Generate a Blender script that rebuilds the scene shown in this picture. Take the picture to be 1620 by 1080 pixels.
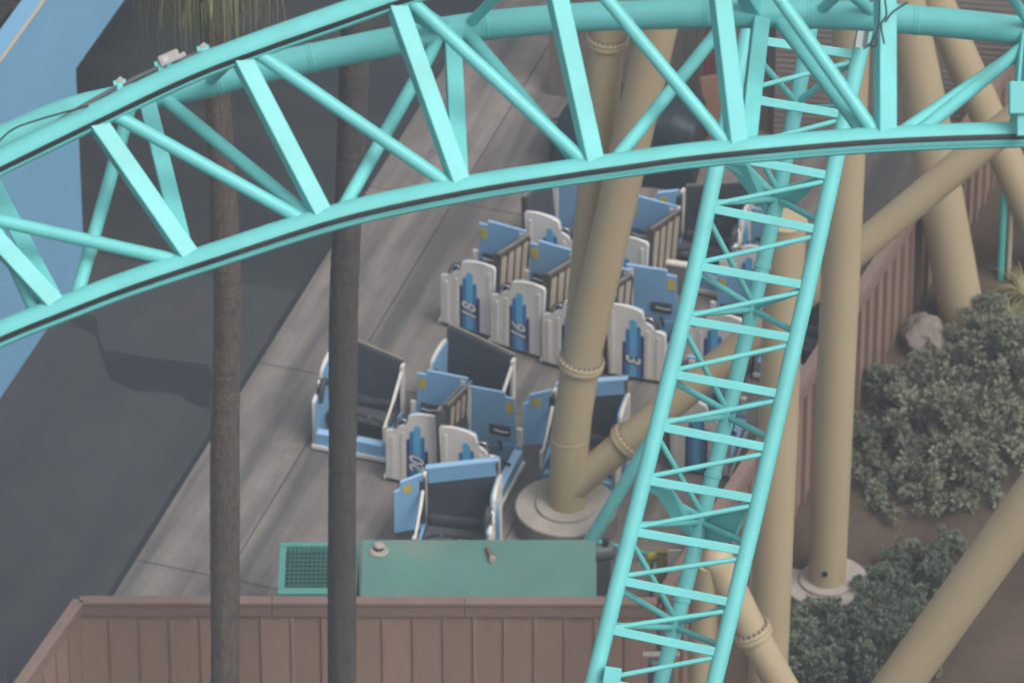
import bpy, bmesh, math, random
from mathutils import Vector, Matrix
R = math.radians
random.seed(7)
for o in list(bpy.data.objects): bpy.data.objects.remove(o)
scn = bpy.context.scene
C = scn.collection
# ------------------------------------------------------------------ camera, world, sun, exposure
PITCH = R(35.5); DIST = 110.0; FPX = 11000.0
FW = Vector((0, math.cos(PITCH), -math.sin(PITCH))); UP = Vector((0, math.sin(PITCH), math.cos(PITCH))); RT = Vector((1, 0, 0))
CAM = -DIST * FW
cd = bpy.data.cameras.new('camera'); cam = bpy.data.objects.new('camera', cd); C.objects.link(cam)
cam.location = CAM; cam.rotation_euler = (math.pi/2 - PITCH, 0, 0)
cd.sensor_width = 36; cd.lens = 36 * FPX / 1620; cd.clip_end = 3000; cd.clip_start = 1
cd.dof.use_dof = True; cd.dof.focus_distance = 76; cd.dof.aperture_fstop = 2.4
scn.camera = cam
w = bpy.data.worlds.new('World'); scn.world = w; w.use_nodes = True
nt = w.node_tree; bg = nt.nodes['Background']
sky = nt.nodes.new('ShaderNodeTexSky'); sky.sky_type = 'NISHITA'; sky.sun_disc = False
SUN = Vector((0.44, -0.40, 0.80)).normalized()
sky.sun_elevation = math.asin(SUN.z); sky.sun_rotation = math.atan2(SUN.x, SUN.y)
sky.air_density = 1.0; sky.dust_density = 5.0; sky.ozone_density = 1.0
hs = nt.nodes.new('ShaderNodeHueSaturation'); hs.inputs['Saturation'].default_value = 0.14
nt.links.new(sky.outputs[0], hs.inputs['Color']); nt.links.new(hs.outputs[0], bg.inputs[0])
bg.inputs[1].default_value = 0.12
sd = bpy.data.lights.new('sun', 'SUN'); sd.energy = 1.3; sd.angle = R(34); sd.color = (1, .955, .9)
so = bpy.data.objects.new('sun', sd); C.objects.link(so)
so.rotation_euler = SUN.to_track_quat('Z', 'Y').to_euler(); so.location = (40, 10, 60)
scn.view_settings.view_transform = 'Standard'; scn.view_settings.look = 'None'
scn.view_settings.gamma = 1; scn.view_settings.use_curve_mapping = False
scn.view_settings.exposure = 0.5

# ------------------------------------------------------------------ pixel helpers (a pixel is only a direction)
def ray(px, py): return FW + RT*((px-810)/FPX) + UP*((540-py)/FPX)
def G(px, py, z=0.0):
    d = ray(px, py); return CAM + d*((z-CAM.z)/d.z)
def D(px, py, dep): return CAM + ray(px, py)*dep
def PY(px, py, Y):
    d = ray(px, py); return CAM + d*((Y-CAM.y)/d.y)
def PV(px, py, p0, dr):
    n = Vector((dr.y, -dr.x, 0)); d = ray(px, py); return CAM + d*((p0-CAM).dot(n)/d.dot(n))

# ------------------------------------------------------------------ materials
MATS = {}
def mat(name, col, rough=.6, var=.12, scale=3.0, bump=0.0, bscale=40.0, metal=0.0, dirt=None, dirtamt=.35, dscale=1.5, objvar=0.0, stretch=None, spec=.4):
    m = bpy.data.materials.new(name); m.use_nodes = True; n = m.node_tree.nodes; l = m.node_tree.links
    b = n['Principled BSDF']; b.inputs['Roughness'].default_value = rough; b.inputs['Metallic'].default_value = metal
    b.inputs['Specular IOR Level'].default_value = spec
    tc = n.new('ShaderNodeTexCoord'); mp = n.new('ShaderNodeMapping'); l.new(tc.outputs['Object'], mp.inputs[0])
    if stretch: mp.inputs['Scale'].default_value = stretch
    no = n.new('ShaderNodeTexNoise'); no.inputs['Scale'].default_value = scale; no.inputs['Detail'].default_value = 6; l.new(mp.outputs[0], no.inputs[0])
    cr = n.new('ShaderNodeValToRGB'); l.new(no.outputs[0], cr.inputs[0])
    c = Vector(col)
    cr.color_ramp.elements[0].position = .3; cr.color_ramp.elements[1].position = .72
    cr.color_ramp.elements[0].color = (*(c*(1-var)), 1); cr.color_ramp.elements[1].color = (*(c*(1+var)), 1)
    out = cr.outputs[0]
    if dirt:
        n2 = n.new('ShaderNodeTexNoise'); n2.inputs['Scale'].default_value = dscale; n2.inputs['Detail'].default_value = 9; n2.inputs['Roughness'].default_value = .65
        l.new(mp.outputs[0], n2.inputs[0])
        r2 = n.new('ShaderNodeValToRGB'); r2.color_ramp.elements[0].position = .48; r2.color_ramp.elements[1].position = .72
        r2.color_ramp.elements[0].color = (0,0,0,1); r2.color_ramp.elements[1].color = (dirtamt,dirtamt,dirtamt,1); l.new(n2.outputs[0], r2.inputs[0])
        mx = n.new('ShaderNodeMix'); mx.data_type = 'RGBA'; l.new(r2.outputs[0], mx.inputs[0]); l.new(out, mx.inputs[6]); mx.inputs[7].default_value = (*dirt, 1); out = mx.outputs[2]
    if objvar:
        oi = n.new('ShaderNodeObjectInfo'); mr = n.new('ShaderNodeMapRange'); mr.inputs[3].default_value = 1-objvar; mr.inputs[4].default_value = 1+objvar
        l.new(oi.outputs['Random'], mr.inputs[0]); hv = n.new('ShaderNodeHueSaturation'); l.new(mr.outputs[0], hv.inputs['Value']); l.new(out, hv.inputs['Color']); out = hv.outputs[0]
    l.new(out, b.inputs['Base Color'])
    if bump:
        n3 = n.new('ShaderNodeTexNoise'); n3.inputs['Scale'].default_value = bscale; n3.inputs['Detail'].default_value = 5; l.new(mp.outputs[0], n3.inputs[0])
        bm_ = n.new('ShaderNodeBump'); bm_.inputs['Strength'].default_value = bump; bm_.inputs['Distance'].default_value = .02
        l.new(n3.outputs[0], bm_.inputs['Height']); l.new(bm_.outputs[0], b.inputs['Normal'])
    MATS[name] = m; return m
TEAL = mat('teal_paint', (.15, .54, .53), .42, .06, 2.0, dirt=(.12, .34, .31), dirtamt=.28, dscale=2.4)
TEAL2 = mat('teal_paint_old', (.07, .40, .36), .5, .10, 2.0, dirt=(.06, .2, .18), dirtamt=.4)
WEAR = mat('wheel_wear', (.028, .03, .032), .38, .3, 5.0)
TAN = mat('tan_paint', (.405, .325, .205), .5, .05, .8, dirt=(.33, .24, .14), dirtamt=.35, dscale=.9, stretch=(1, 1, .5))
WHITE = mat('white_fibreglass', (.73, .685, .63), .42, .04, 3, dirt=(.36, .32, .28), dirtamt=.35, dscale=2.2)
BLUE = mat('blue_panel_paint', (.20, .40, .62), .42, .05, 2, dirt=(.16, .26, .4), dirtamt=.25)
BLUETRIM = mat('pale_blue_trim', (.34, .56, .80), .4, .05, 2)
CHAR = mat('charcoal_vinyl', (.045, .053, .062), .5, .2, 4, bump=.15, bscale=60, dirt=(.11, .105, .1), dirtamt=.4)
FLOORM = mat('grey_floor_plate', (.085, .088, .094), .55, .2, 6, dirt=(.15, .14, .13), dirtamt=.6, dscale=3)
BEIGE = mat('beige_back_board', (.46, .38, .29), .6, .08, 3)
RAILM = mat('worn_top_rail', (.23, .20, .175), .5, .15, 4)
BROWN = mat('brown_steel_frame', (.105, .085, .075), .6, .12, 3)
YEL = mat('yellow_decal', (.52, .42, .05), .6, .3, 30)
NAVY = mat('navy_decal', (.018, .04, .15), .4, .05, 3)
SKYB = mat('sky_blue_decal', (.10, .43, .70), .4, .08, 3)
MIDB = mat('mid_blue_decal', (.03, .19, .46), .4, .08, 3)
PINK = mat('pink_decal', (.34, .13, .33), .4, .08, 3)
INK = mat('black_ink', (.012, .014, .025), .4, .05, 3)
NUMW = mat('white_numeral', (.74, .74, .76), .4, .03, 3)
CHROME = mat('chrome', (.62, .63, .65), .22, .03, 3, metal=.9)
BLACK = mat('black_rubber', (.022, .024, .027), .55, .15, 4)
GREEN = mat('green_cabinet_paint', (.105, .235, .205), .55, .12, 1.1, dirt=(.19, .225, .175), dirtamt=.9, dscale=.9)
GREEN2 = mat('green_grille_frame', (.085, .28, .24), .5, .08, 1.5)
GRBAR = mat('grille_bar_paint', (.05, .17, .15), .6, .08, 3)
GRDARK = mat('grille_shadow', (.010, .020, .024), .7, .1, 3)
FENCE = mat('brown_fence_board', (.255, .168, .128), .75, .10, 2.2, bump=.25, bscale=14, dirt=(.15, .085, .06), dirtamt=.5, dscale=1.2, objvar=.10, stretch=(3, 3, .35))
FCAP = mat('weathered_fence_cap', (.205, .135, .112), .75, .12, 3, bump=.2, bscale=20, dirt=(.13, .10, .085), dirtamt=.5, objvar=.05)
BARK = mat('palm_bark', (.100, .076, .064), .9, .28, 9, bump=1.0, bscale=22, dirt=(.19, .15, .125), dirtamt=.7, dscale=11, stretch=(2.2, 2.2, .55))
BARKD = mat('dark_palm_bark', (.066, .059, .056), .9, .25, 5, bump=.9, bscale=16, dirt=(.085, .076, .07), dirtamt=.6, dscale=11, stretch=(2.2, 2.2, .55))
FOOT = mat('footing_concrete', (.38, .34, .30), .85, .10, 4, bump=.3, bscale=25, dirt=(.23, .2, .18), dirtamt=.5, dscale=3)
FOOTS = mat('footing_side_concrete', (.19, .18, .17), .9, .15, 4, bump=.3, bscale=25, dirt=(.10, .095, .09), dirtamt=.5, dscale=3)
BLUEW = mat('blue_stucco', (.155, .345, .52), .8, .05, .5, bump=.12, bscale=30, dirt=(.13, .29, .46), dirtamt=.35, dscale=.4)
DARKB = mat('dark_brown_timber', (.035, .030, .030), .85, .35, 1.6, dirt=(.16, .10, .075), dirtamt=.7, dscale=.9)
GREY = mat('grey_metal_box', (.36, .34, .33), .5, .08, 4, dirt=(.2, .18, .17), dirtamt=.4)
DGREY = mat('dark_grey_metal', (.10, .105, .11), .5, .1, 4)
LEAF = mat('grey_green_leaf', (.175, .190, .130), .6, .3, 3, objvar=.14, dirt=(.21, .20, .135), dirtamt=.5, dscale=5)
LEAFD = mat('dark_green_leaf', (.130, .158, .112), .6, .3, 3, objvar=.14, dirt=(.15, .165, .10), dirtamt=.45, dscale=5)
STEM = mat('shrub_stem', (.09, .065, .045), .9, .2, 6)
FROND = mat('palm_frond_green', (.16, .19, .085), .6, .3, 4, dirt=(.21, .18, .10), dirtamt=.7, dscale=6)
FROND2 = mat('palm_frond_dry', (.36, .27, .17), .8, .25, 4, dirt=(.13, .09, .06), dirtamt=.6, dscale=5)
YLEAF = mat('yellow_green_leaf', (.20, .18, .075), .6, .25, 4)
ROCK = mat('grey_boulder_rock', (.20, .17, .15), .9, .2, 3, bump=.6, bscale=8, dirt=(.30, .25, .22), dirtamt=.6)
SIDING = mat('grey_brown_siding', (.185, .150, .132), .8, .12, 1.2, dirt=(.13, .11, .1), dirtamt=.4, stretch=(.4, .4, 3))
VBOARD = mat('grey_brown_vertical_board', (.195, .158, .140), .8, .12, 2, dirt=(.13, .10, .09), dirtamt=.4, stretch=(3, 3, .3), objvar=.08)
REDP = mat('dark_red_post_paint', (.13, .035, .035), .6, .1, 3)
RUST = mat('brown_timber_brace', (.215, .115, .075), .8, .15, 2, dirt=(.14, .08, .06), dirtamt=.4)
TARP = mat('dark_vinyl_cover', (.016, .032, .038), .5, .2, 3, bump=.3, bscale=5)

def ground_mat(name, base, var, stains, smp, streak=None, sscale=(1, 1, 1), fine=.10, rough=.85, sramp=(.46, .66)):
    """base colour with broad patches, fine grain and traffic streaks along the road (rotated coordinates)"""
    m = bpy.data.materials.new(name); m.use_nodes = True; n = m.node_tree.nodes; l = m.node_tree.links
    b = n['Principled BSDF']; b.inputs['Roughness'].default_value = rough; b.inputs['Specular IOR Level'].default_value = .25
    tc = n.new('ShaderNodeTexCoord'); mp = n.new('ShaderNodeMapping'); mp.vector_type = 'POINT'
    mp.inputs['Rotation'].default_value = (0, 0, ROADANG); l.new(tc.outputs['Object'], mp.inputs[0])
    def noise(sc, det=6, vec=None, rg=.55):
        x = n.new('ShaderNodeTexNoise'); x.inputs['Scale'].default_value = sc; x.inputs['Detail'].default_value = det; x.inputs['Roughness'].default_value = rg
        l.new(vec or mp.outputs[0], x.inputs[0]); return x.outputs[0]
    def ramp(src, p0, p1, c0, c1):
        r = n.new('ShaderNodeValToRGB'); r.color_ramp.elements[0].position = p0; r.color_ramp.elements[1].position = p1
        r.color_ramp.elements[0].color = (*c0, 1); r.color_ramp.elements[1].color = (*c1, 1); l.new(src, r.inputs[0]); return r.outputs[0]
    def mix(f, a, bb, mode='MIX'):
        x = n.new('ShaderNodeMix'); x.data_type = 'RGBA'; x.blend_type = mode
        if isinstance(f, float): x.inputs[0].default_value = f
        else: l.new(f, x.inputs[0])
        for i, v in ((6, a), (7, bb)):
            if isinstance(v, tuple): x.inputs[i].default_value = (*v, 1)
            else: l.new(v, x.inputs[i])
        return x.outputs[2]
    c = Vector(base)
    col = ramp(noise(.55, 8), .3, .7, tuple(c*(1-var)), tuple(c*(1+var)))
    col = mix(ramp(noise(1.7, 9, rg=.7), .48, .68, (0,)*3, (.75,)*3), col, stains)
    if streak:
        sm = n.new('ShaderNodeMapping'); sm.inputs['Scale'].default_value = sscale; l.new(mp.outputs[0], sm.inputs[0])
        col = mix(ramp(noise(1.0, 6, sm.outputs[0], .62), sramp[0], sramp[1], (0,)*3, (.9,)*3), col, streak)
    g = ramp(noise(38, 4), .25, .75, (1-fine,)*3, (1+fine,)*3)
    col = mix(1.0, col, g, 'MULTIPLY')
    oi = n.new('ShaderNodeObjectInfo'); mr = n.new('ShaderNodeMapRange'); mr.inputs[3].default_value = 1-smp; mr.inputs[4].default_value = 1+smp
    l.new(oi.outputs['Random'], mr.inputs[0]); hv = n.new('ShaderNodeHueSaturation'); l.new(mr.outputs[0], hv.inputs['Value']); l.new(col, hv.inputs['Color'])
    l.new(hv.outputs[0], b.inputs['Base Color'])
    bmp = n.new('ShaderNodeBump'); bmp.inputs['Strength'].default_value = .25; bmp.inputs['Distance'].default_value = .01
    l.new(noise(60, 3), bmp.inputs['Height']); l.new(bmp.outputs[0], b.inputs['Normal'])
    MATS[name] = m; return m

# ------------------------------------------------------------------ mesh helpers
def obj(name, bm, m, parent=None, smooth=False):
    if isinstance(bm, bmesh.types.BMesh):
        me = bpy.data.meshes.new(name); bmesh.ops.recalc_face_normals(bm, faces=bm.faces[:]); bm.to_mesh(me); bm.free()
    else: me = bm
    if m and not me.materials: me.materials.append(m)
    if smooth:
        for p in me.polygons: p.use_smooth = len(p.vertices) <= 4
    o = bpy.data.objects.new(name, me); C.objects.link(o)
    if parent: o.parent = parent
    return o
def tag(o, label, cat, group=None):
    o['label'] = label; o['category'] = cat
    if group: o['group'] = group
    return o
def thing(name, label, cat, loc=(0, 0, 0), rz=0.0, group=None):
    o = bpy.data.objects.new(name, None); C.objects.link(o); o.location = loc; o.rotation_euler = (0, 0, rz)
    o.empty_display_size = .2
    return tag(o, label, cat, group)
def struct(name, bm, m, parent=None, kind='structure'):
    o = obj(name, bm, m, parent); o['kind'] = kind; return o
def nb(): return bmesh.new()
def box(bm, x0, x1, y0, y1, z0, z1, M=None, bev=0.0):
    vs = [bm.verts.new((x, y, z)) for x in (x0, x1) for y in (y0, y1) for z in (z0, z1)]
    if M:
        for v in vs: v.co = M @ v.co
    fs = [bm.faces.new([vs[i] for i in f]) for f in ((0,1,3,2), (4,6,7,5), (0,4,5,1), (2,3,7,6), (0,2,6,4), (1,5,7,3))]
    if bev:
        es = list({e for f in fs for e in f.edges}); bmesh.ops.bevel(bm, geom=es, offset=bev, segments=2, affect='EDGES', profile=.5)
    return bm
def prism(bm, pts, axis, a0, a1, bev=0.0, yoff=None):
    """polygon in (u,v) extruded along axis: 'x' -> (a,u,v), 'z' -> (u,v,a)"""
    def co(u, v, a): return (a, u, v) if axis == 'x' else ((u, a, v) if axis == 'y' else (u, v, a))
    A = [bm.verts.new(co(u, v, a0)) for u, v in pts]; B = [bm.verts.new(co(u, v, a1)) for u, v in pts]
    fa = bm.faces.new(A); fb = bm.faces.new(B[::-1]); n = len(pts)
    fs = [bm.faces.new((A[i], B[i], B[(i+1) % n], A[(i+1) % n])) for i in range(n)]
    if bev:
        es = list(set(list(fa.edges)+list(fb.edges))); bmesh.ops.bevel(bm, geom=es, offset=bev, segments=2, affect='EDGES', profile=.5)
    return bm
def frames(pts):
    out = []; n = len(pts); up = Vector((0, 0, 1))
    t0 = (pts[1]-pts[0]).normalized(); ref = up if abs(t0.z) < .9 else Vector((1, 0, 0))
    u = t0.cross(ref).normalized()
    for i in range(n):
        t = (pts[min(i+1, n-1)]-pts[max(i-1, 0)]).normalized()
        u = (u - t*u.dot(t)).normalized(); out.append((t, u, t.cross(u)))
    return out
def tube(bm, pts, r, seg=14, caps=True, a0=0.0, a1=2*math.pi, rfun=None):
    pts = [Vector(p) for p in pts]; full = abs(a1-a0-2*math.pi) < 1e-6
    if caps and full and not rfun:                       # holding loops, so the end caps do not bend the shading of the sides
        rl = list(r) if isinstance(r, (list, tuple)) else [r]*len(pts); q = min(.01, min(rl)*.12)
        pts = [pts[0], pts[0]+(pts[1]-pts[0]).normalized()*q] + pts[1:-1] + [pts[-1]+(pts[-2]-pts[-1]).normalized()*q, pts[-1]]
        r = [rl[0], rl[0]] + rl[1:-1] + [rl[-1], rl[-1]]
    fr = frames(pts); rings = []
    for i, p in enumerate(pts):
        rr = (r[i] if isinstance(r, (list, tuple)) else r); ring = []
        for k in range(seg if full else seg+1):
            a = a0+(a1-a0)*k/seg; q = rr*(rfun(i, a) if rfun else 1)
            ring.append(bm.verts.new(p + fr[i][1]*math.cos(a)*q + fr[i][2]*math.sin(a)*q))
        rings.append(ring)
    for i in range(len(rings)-1):
        A, B = rings[i], rings[i+1]; m_ = len(A)
        for k in range(m_ if full else m_-1): bm.faces.new((A[k], A[(k+1) % m_], B[(k+1) % m_], B[k]))
    if caps and full:
        bm.faces.new(rings[0][::-1]); bm.faces.new(rings[-1])
    return bm
def wear_strip(bm, pts, r, dirf, half, lift=.004):
    """narrow shell on a rail's surface facing dirv (polished by the wheels)"""
    pts = [Vector(p) for p in pts]; rows = []
    for i, p in enumerate(pts):
        t = (pts[min(i+1, len(pts)-1)]-pts[max(i-1, 0)]).normalized()
        dirv = dirf(p) if callable(dirf) else dirf
        d = (dirv - t*dirv.dot(t)).normalized(); e = t.cross(d); row = []
        for rr in (r+lift, r-.006):
            row.append([bm.verts.new(p + (d*math.cos(a)+e*math.sin(a))*rr) for a in [half*(k/3-1) for k in range(7)]])
        rows.append(row)
    for i in range(len(rows)-1):
        for k in range(6):
            bm.faces.new((rows[i][0][k], rows[i][0][k+1], rows[i+1][0][k+1], rows[i+1][0][k]))
        for k in (0, 6):
            bm.faces.new((rows[i][0][k], rows[i+1][0][k], rows[i+1][1][k], rows[i][1][k]))
    return bm
def beam(bm, a, b, wd, hd, upv, bev=.008):
    """square-section member from a to b"""
    a, b = Vector(a), Vector(b); t = (b-a).normalized(); u = (upv - t*upv.dot(t)).normalized(); s = t.cross(u)
    M = Matrix((( t.x, s.x, u.x, a.x), (t.y, s.y, u.y, a.y), (t.z, s.z, u.z, a.z), (0, 0, 0, 1)))
    return box(bm, 0, (b-a).length, -wd/2, wd/2, -hd/2, hd/2, M, bev)
def lathe(bm, prof, seg=28, c=(0, 0, 0), axis=None):
    c = Vector(c); rings = []
    q = Vector((0, 0, 1)).rotation_difference(axis).to_matrix() if axis else Matrix.Identity(3)
    for r_, z_ in prof: rings.append([bm.verts.new(c + q @ Vector((r_*math.cos(2*math.pi*k/seg), r_*math.sin(2*math.pi*k/seg), z_))) for k in range(seg)])
    for i in range(len(rings)-1):
        for k in range(seg): bm.faces.new((rings[i][k], rings[i][(k+1) % seg], rings[i+1][(k+1) % seg], rings[i+1][k]))
    bm.faces.new(rings[0][::-1]); bm.faces.new(rings[-1]); return bm
def spl(pts, n):
    """Catmull-Rom resample"""
    pts = [Vector(p) for p in pts]; P = [2*pts[0]-pts[1]] + pts + [2*pts[-1]-pts[-2]]; out = []
    for i in range(1, len(P)-2):
        for k in range(n):
            t = k/n; a, b, c, d = P[i-1:i+3]
            out.append(.5*((2*b) + (c-a)*t + (2*a-5*b+4*c-d)*t*t + (3*b-a-3*c+d)*t**3))
    out.append(pts[-1]); return out
def sheet(bm, pts, z=None):
    bm.faces.new([bm.verts.new((p[0], p[1], p[2] if z is None else z)) for p in pts]); return bm
def copy_tree(o, parent=None):
    c = o.copy(); C.objects.link(c); c.parent = parent
    for ch in list(o.children): copy_tree(ch, c)
    return c

# ------------------------------------------------------------------ ground
E0, E1 = G(180, 940), G(525, 390)
RD = (E1-E0).normalized(); RN = Vector((RD.y, -RD.x, 0))          # along the road, and to its right
ROADANG = math.atan2(RD.x, RD.y)
ASPH = ground_mat('asphalt', (.050, .051, .056), .12, (.066, .063, .060), 0, streak=(.040, .042, .048), sscale=(1.1, .12, 1), fine=.12)
PATCHM = ground_mat('asphalt_patch', (.022, .025, .030), .12, (.028, .030, .035), .1, fine=.1)
CONC = ground_mat('concrete', (.245, .213, .192), .22, (.160, .140, .128), .06, streak=(.095, .090, .089), sscale=(1.25, .085, 1), fine=.08, sramp=(.42, .60))
JOINT = ground_mat('joint_filler', (.05, .047, .045), .1, (.06, .055, .05), 0)
DIRT = ground_mat('planter_soil', (.082, .056, .040), .25, (.055, .042, .033), 0, fine=.25)
bm = nb(); sheet(bm, [(-260, -200, 0), (260, -200, 0), (260, 400, 0), (-260, 400, 0)]); struct('road', bm, ASPH)
FZ = 2.62                                                     # fence height
FR0 = G(1040, 949, FZ); FRD = (G(1408, 380, FZ)-G(1257, 613, FZ)); FRD.z = 0; FRD.normalize()
FR0 = Vector((FR0.x, FR0.y, 0))
# concrete yard: joint bed, then slabs with open joints
def uv(p): return (p-E0).dot(RN), (p-E0).dot(RD)
def xy(u, v, z): q = E0 + RN*u + RD*v; return (q.x, q.y, z)
bm = nb(); sheet(bm, [xy(0, -14, .004), xy(30, -14, .004), xy(30, 70, .004), xy(0, 70, .004)])
yard = struct('concrete_yard', bm, JOINT)
uj = uv(G(750, 267))[0]; vj = uv(G(795, 336))[1]; vj2 = uv(G(1382, 313))[1]
us = [0, uj, uj+3.7, uj+7.4, uj+11.1, uj+14.8, uj+22]
vs_ = sorted([vj-20, vj-15.4, vj-10.6, vj-5.2, vj, vj+5.2, vj+10.5, vj+16, vj+24, vj+34, vj+46])
for i in range(len(us)-1):
    for j in range(len(vs_)-1):
        g_ = .011; bm = nb(); off = (0 if i < 3 else (vj2-vj) % 5.2)
        a, b_, c_, d_ = us[i]+g_, us[i+1]-g_, vs_[j]+off+g_, vs_[j+1]+off-g_
        bm2 = prism(bm, [xy(a, c_, 0)[:2], xy(b_, c_, 0)[:2], xy(b_, d_, 0)[:2], xy(a, d_, 0)[:2]], 'z', .0045, .016)
        obj('concrete_slab', bm, CONC, yard)
bm = nb(); sheet(bm, [xy(-.085, -14, .009), xy(.004, -14, .009), xy(.004, 60, .009), xy(-.085, 60, .009)]); obj('gutter_seam', bm, PATCHM, yard)
# darker strip of newer asphalt in the road (a real patch with its own outline)
road = bpy.data.objects['road']
pp = [(95, 492), (152, 500), (157, 540), (163, 553), (240, 566), (330, 577), (336, 600), (330, 648), (300, 636), (282, 622), (215, 618), (178, 603), (168, 585), (160, 560), (152, 530), (120, 517)]
pts3 = [(*G(*p)[:2], .004) for p in pp]
bm = nb(); sheet(bm, pts3); bmesh.ops.triangulate(bm, faces=bm.faces[:]); obj('asphalt_patch', bm, PATCHM, road)
DARKA = ground_mat('dark_asphalt', (.026, .030, .036), .14, (.036, .038, .041), 0, streak=(.048, .046, .040), sscale=(.10, .9, 1), fine=.1)  # darker tone for a second sheet laid over the far stretch of road
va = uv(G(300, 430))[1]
bm = nb(); sheet(bm, [xy(-18, va, .006), xy(-.03, va, .006), xy(-.03, va+60, .006), xy(-18, va+60, .006)]); obj('dark_asphalt', bm, DARKA, road)
# planter soil right of the fence, falling a little towards the camera
def soil_z(p):
    s = (p-FR0).dot(FRD); q = (p-FR0).dot(Vector((FRD.y, -FRD.x, 0)))
    return -.42 + .040*s + .10*math.sin(p.x*1.3+p.y*.7) + .05*math.sin(p.x*3.1-p.y*2.2)
bm = nb(); NX, NY = 60, 80; gr = []
FN = Vector((FRD.y, -FRD.x, 0))
for j in range(NY):
    row = []
    for i in range(NX):
        p = FR0 + FRD*(-14+j*.42) + FN*(.03+i*.32)
        row.append(bm.verts.new((p.x, p.y, max(soil_z(p), -.4)+.42)))
    gr.append(row)
for j in range(NY-1):
    for i in range(NX-1): bm.faces.new((gr[j][i], gr[j][i+1], gr[j+1][i+1], gr[j+1][i]))
SOILUP = .42
struct('planter_soil', bm, DIRT)
def soil(px, py):
    z = .1
    for _ in range(6): p = G(px, py, z); z = max(soil_z(p), -.4)+SOILUP
    return Vector((p.x, p.y, z))

# ------------------------------------------------------------------ blue building with a wide doorway, at the road's left
W0, W1 = G(0, 630), G(134, 432); WD = (W1-W0); WD.z = 0; WD.normalize(); WN = Vector((WD.y, -WD.x, 0))
zl = PV(130, 95, W0, WD).z; zt = PV(40, 45, W0, WD).z; send = (W1-W0).dot(WD)
bld = thing('blue_building', 'pale blue stucco building with a wide open doorway beside the dark road', 'building', (W0.x, W0.y, 0), math.atan2(WD.y, WD.x))
bm = nb(); box(bm, -14, send, 0, .35, 0, zt); obj('front_wall', bm, BLUEW, bld)
bm = nb(); box(bm, send+.0, send+9, .002, .348, zl, zt-.003); obj('lintel', bm, BLUEW, bld)
bm = nb(); box(bm, send+9, send+16, 0, .35, 0, zt); obj('front_wall', bm, BLUEW, bld)
bm = nb(); box(bm, -14, send+16, .36, 9, zt-1.05, zt-.8); obj('roof', bm, DARKB, bld)
bm = nb(); box(bm, -14, send+16, 8.6, 9, 0, zt-1.06); obj('rear_wall', bm, DARKB, bld)
for k in range(14):
    bm = nb(); s = -10+k*1.35; box(bm, s, s+1.1+.2*math.sin(k*2), .85, 6, zt-.795, zt-.70+.05*math.sin(k*3.1), bev=.02); obj('roof_plank', bm, DARKB, bld)
bm = nb(); box(bm, -14, send+16, -.006, .045, zt, zt+.02); obj('wall_cap', bm, BEIGE, bld)
bm = nb(); box(bm, send+.05, send+1.0, .02, .20, .0, .03); obj('threshold', bm, FENCE, bld)

# ------------------------------------------------------------------ fences: boards, battens, cap and trim
def fence(name, a, b, label, bs=.435, h=FZ, out=-1, base=0.0, bd=.024):
    a, b = Vector((a.x, a.y, 0)), Vector((b.x, b.y, 0)); d = b-a; L = d.length; ang = math.atan2(d.y, d.x)
    t = thing(name, label, 'fence', a, ang)
    n = max(1, round(L/bs)); w_ = L/n
    bmb = nb(); box(bmb, .006, w_-.006, -.02, .02, base, h-.16); me = bpy.data.meshes.new('board'); bmb.to_mesh(me); bmb.free(); me.materials.append(FENCE)
    bmt = nb(); box(bmt, -.026, .026, .021*out-bd, .021*out, base, h-.262, bev=.004); mt = bpy.data.meshes.new('batten'); bmt.to_mesh(mt); bmt.free(); mt.materials.append(FENCE)
    rnd = random.Random(len(name)*7+n)
    for k in range(n):
        o = obj('board', me, None, t); o.location = (k*w_, rnd.uniform(-.004, .004), rnd.uniform(-.012, .012))
        o2 = obj('batten', mt, None, t); o2.location = (k*w_, 0, rnd.uniform(-.004, .004))
    seg = 2.4; m_ = max(1, round(L/seg)); q = L/m_
    for k in range(m_):
        bm = nb(); box(bm, k*q+.004, (k+1)*q-.004, -.085, .085, h-.055, h, bev=.008); obj('cap_rail', bm, FCAP, t)
        bm = nb(); z_ = (.045+max(0, bd-.03))*out; box(bm, k*q+.005, (k+1)*q-.005, z_-.02, z_+.02, h-.262, h-.06, bev=.005); obj('trim_board', bm, FCAP, t)
    return t
LF = G(125, 947, FZ); FF0 = Vector((LF.x, LF.y, 0)); FF1 = Vector((FR0.x, FR0.y, 0))
fence('front_fence', FF0, FF1, 'long brown board and batten fence in front of the green cabinet')
fence('right_fence', FF1 + FRD*.1, FF1 + FRD*15.5, 'tall brown board fence receding between the tan columns and the shrubs', out=-1, base=-.35, bd=.07, bs=.40)
LE = G(30, 1080, FZ); ld = Vector((LE.x-LF.x, LE.y-LF.y, 0)).normalized()
fence('return_fence', FF0 + ld*4.5, FF0 - ld*.0, 'short brown fence return at the lower left corner', out=-1)
far = FF1 + FRD*15.5
fence('far_fence', far + FRD*.12, far + FRD*.12 + Vector((FRD.x*.75+.55, FRD.y*.75-.2, 0))*3.0, 'brown fence length behind the teal pole at far right', out=-1, base=-.2)

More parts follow.
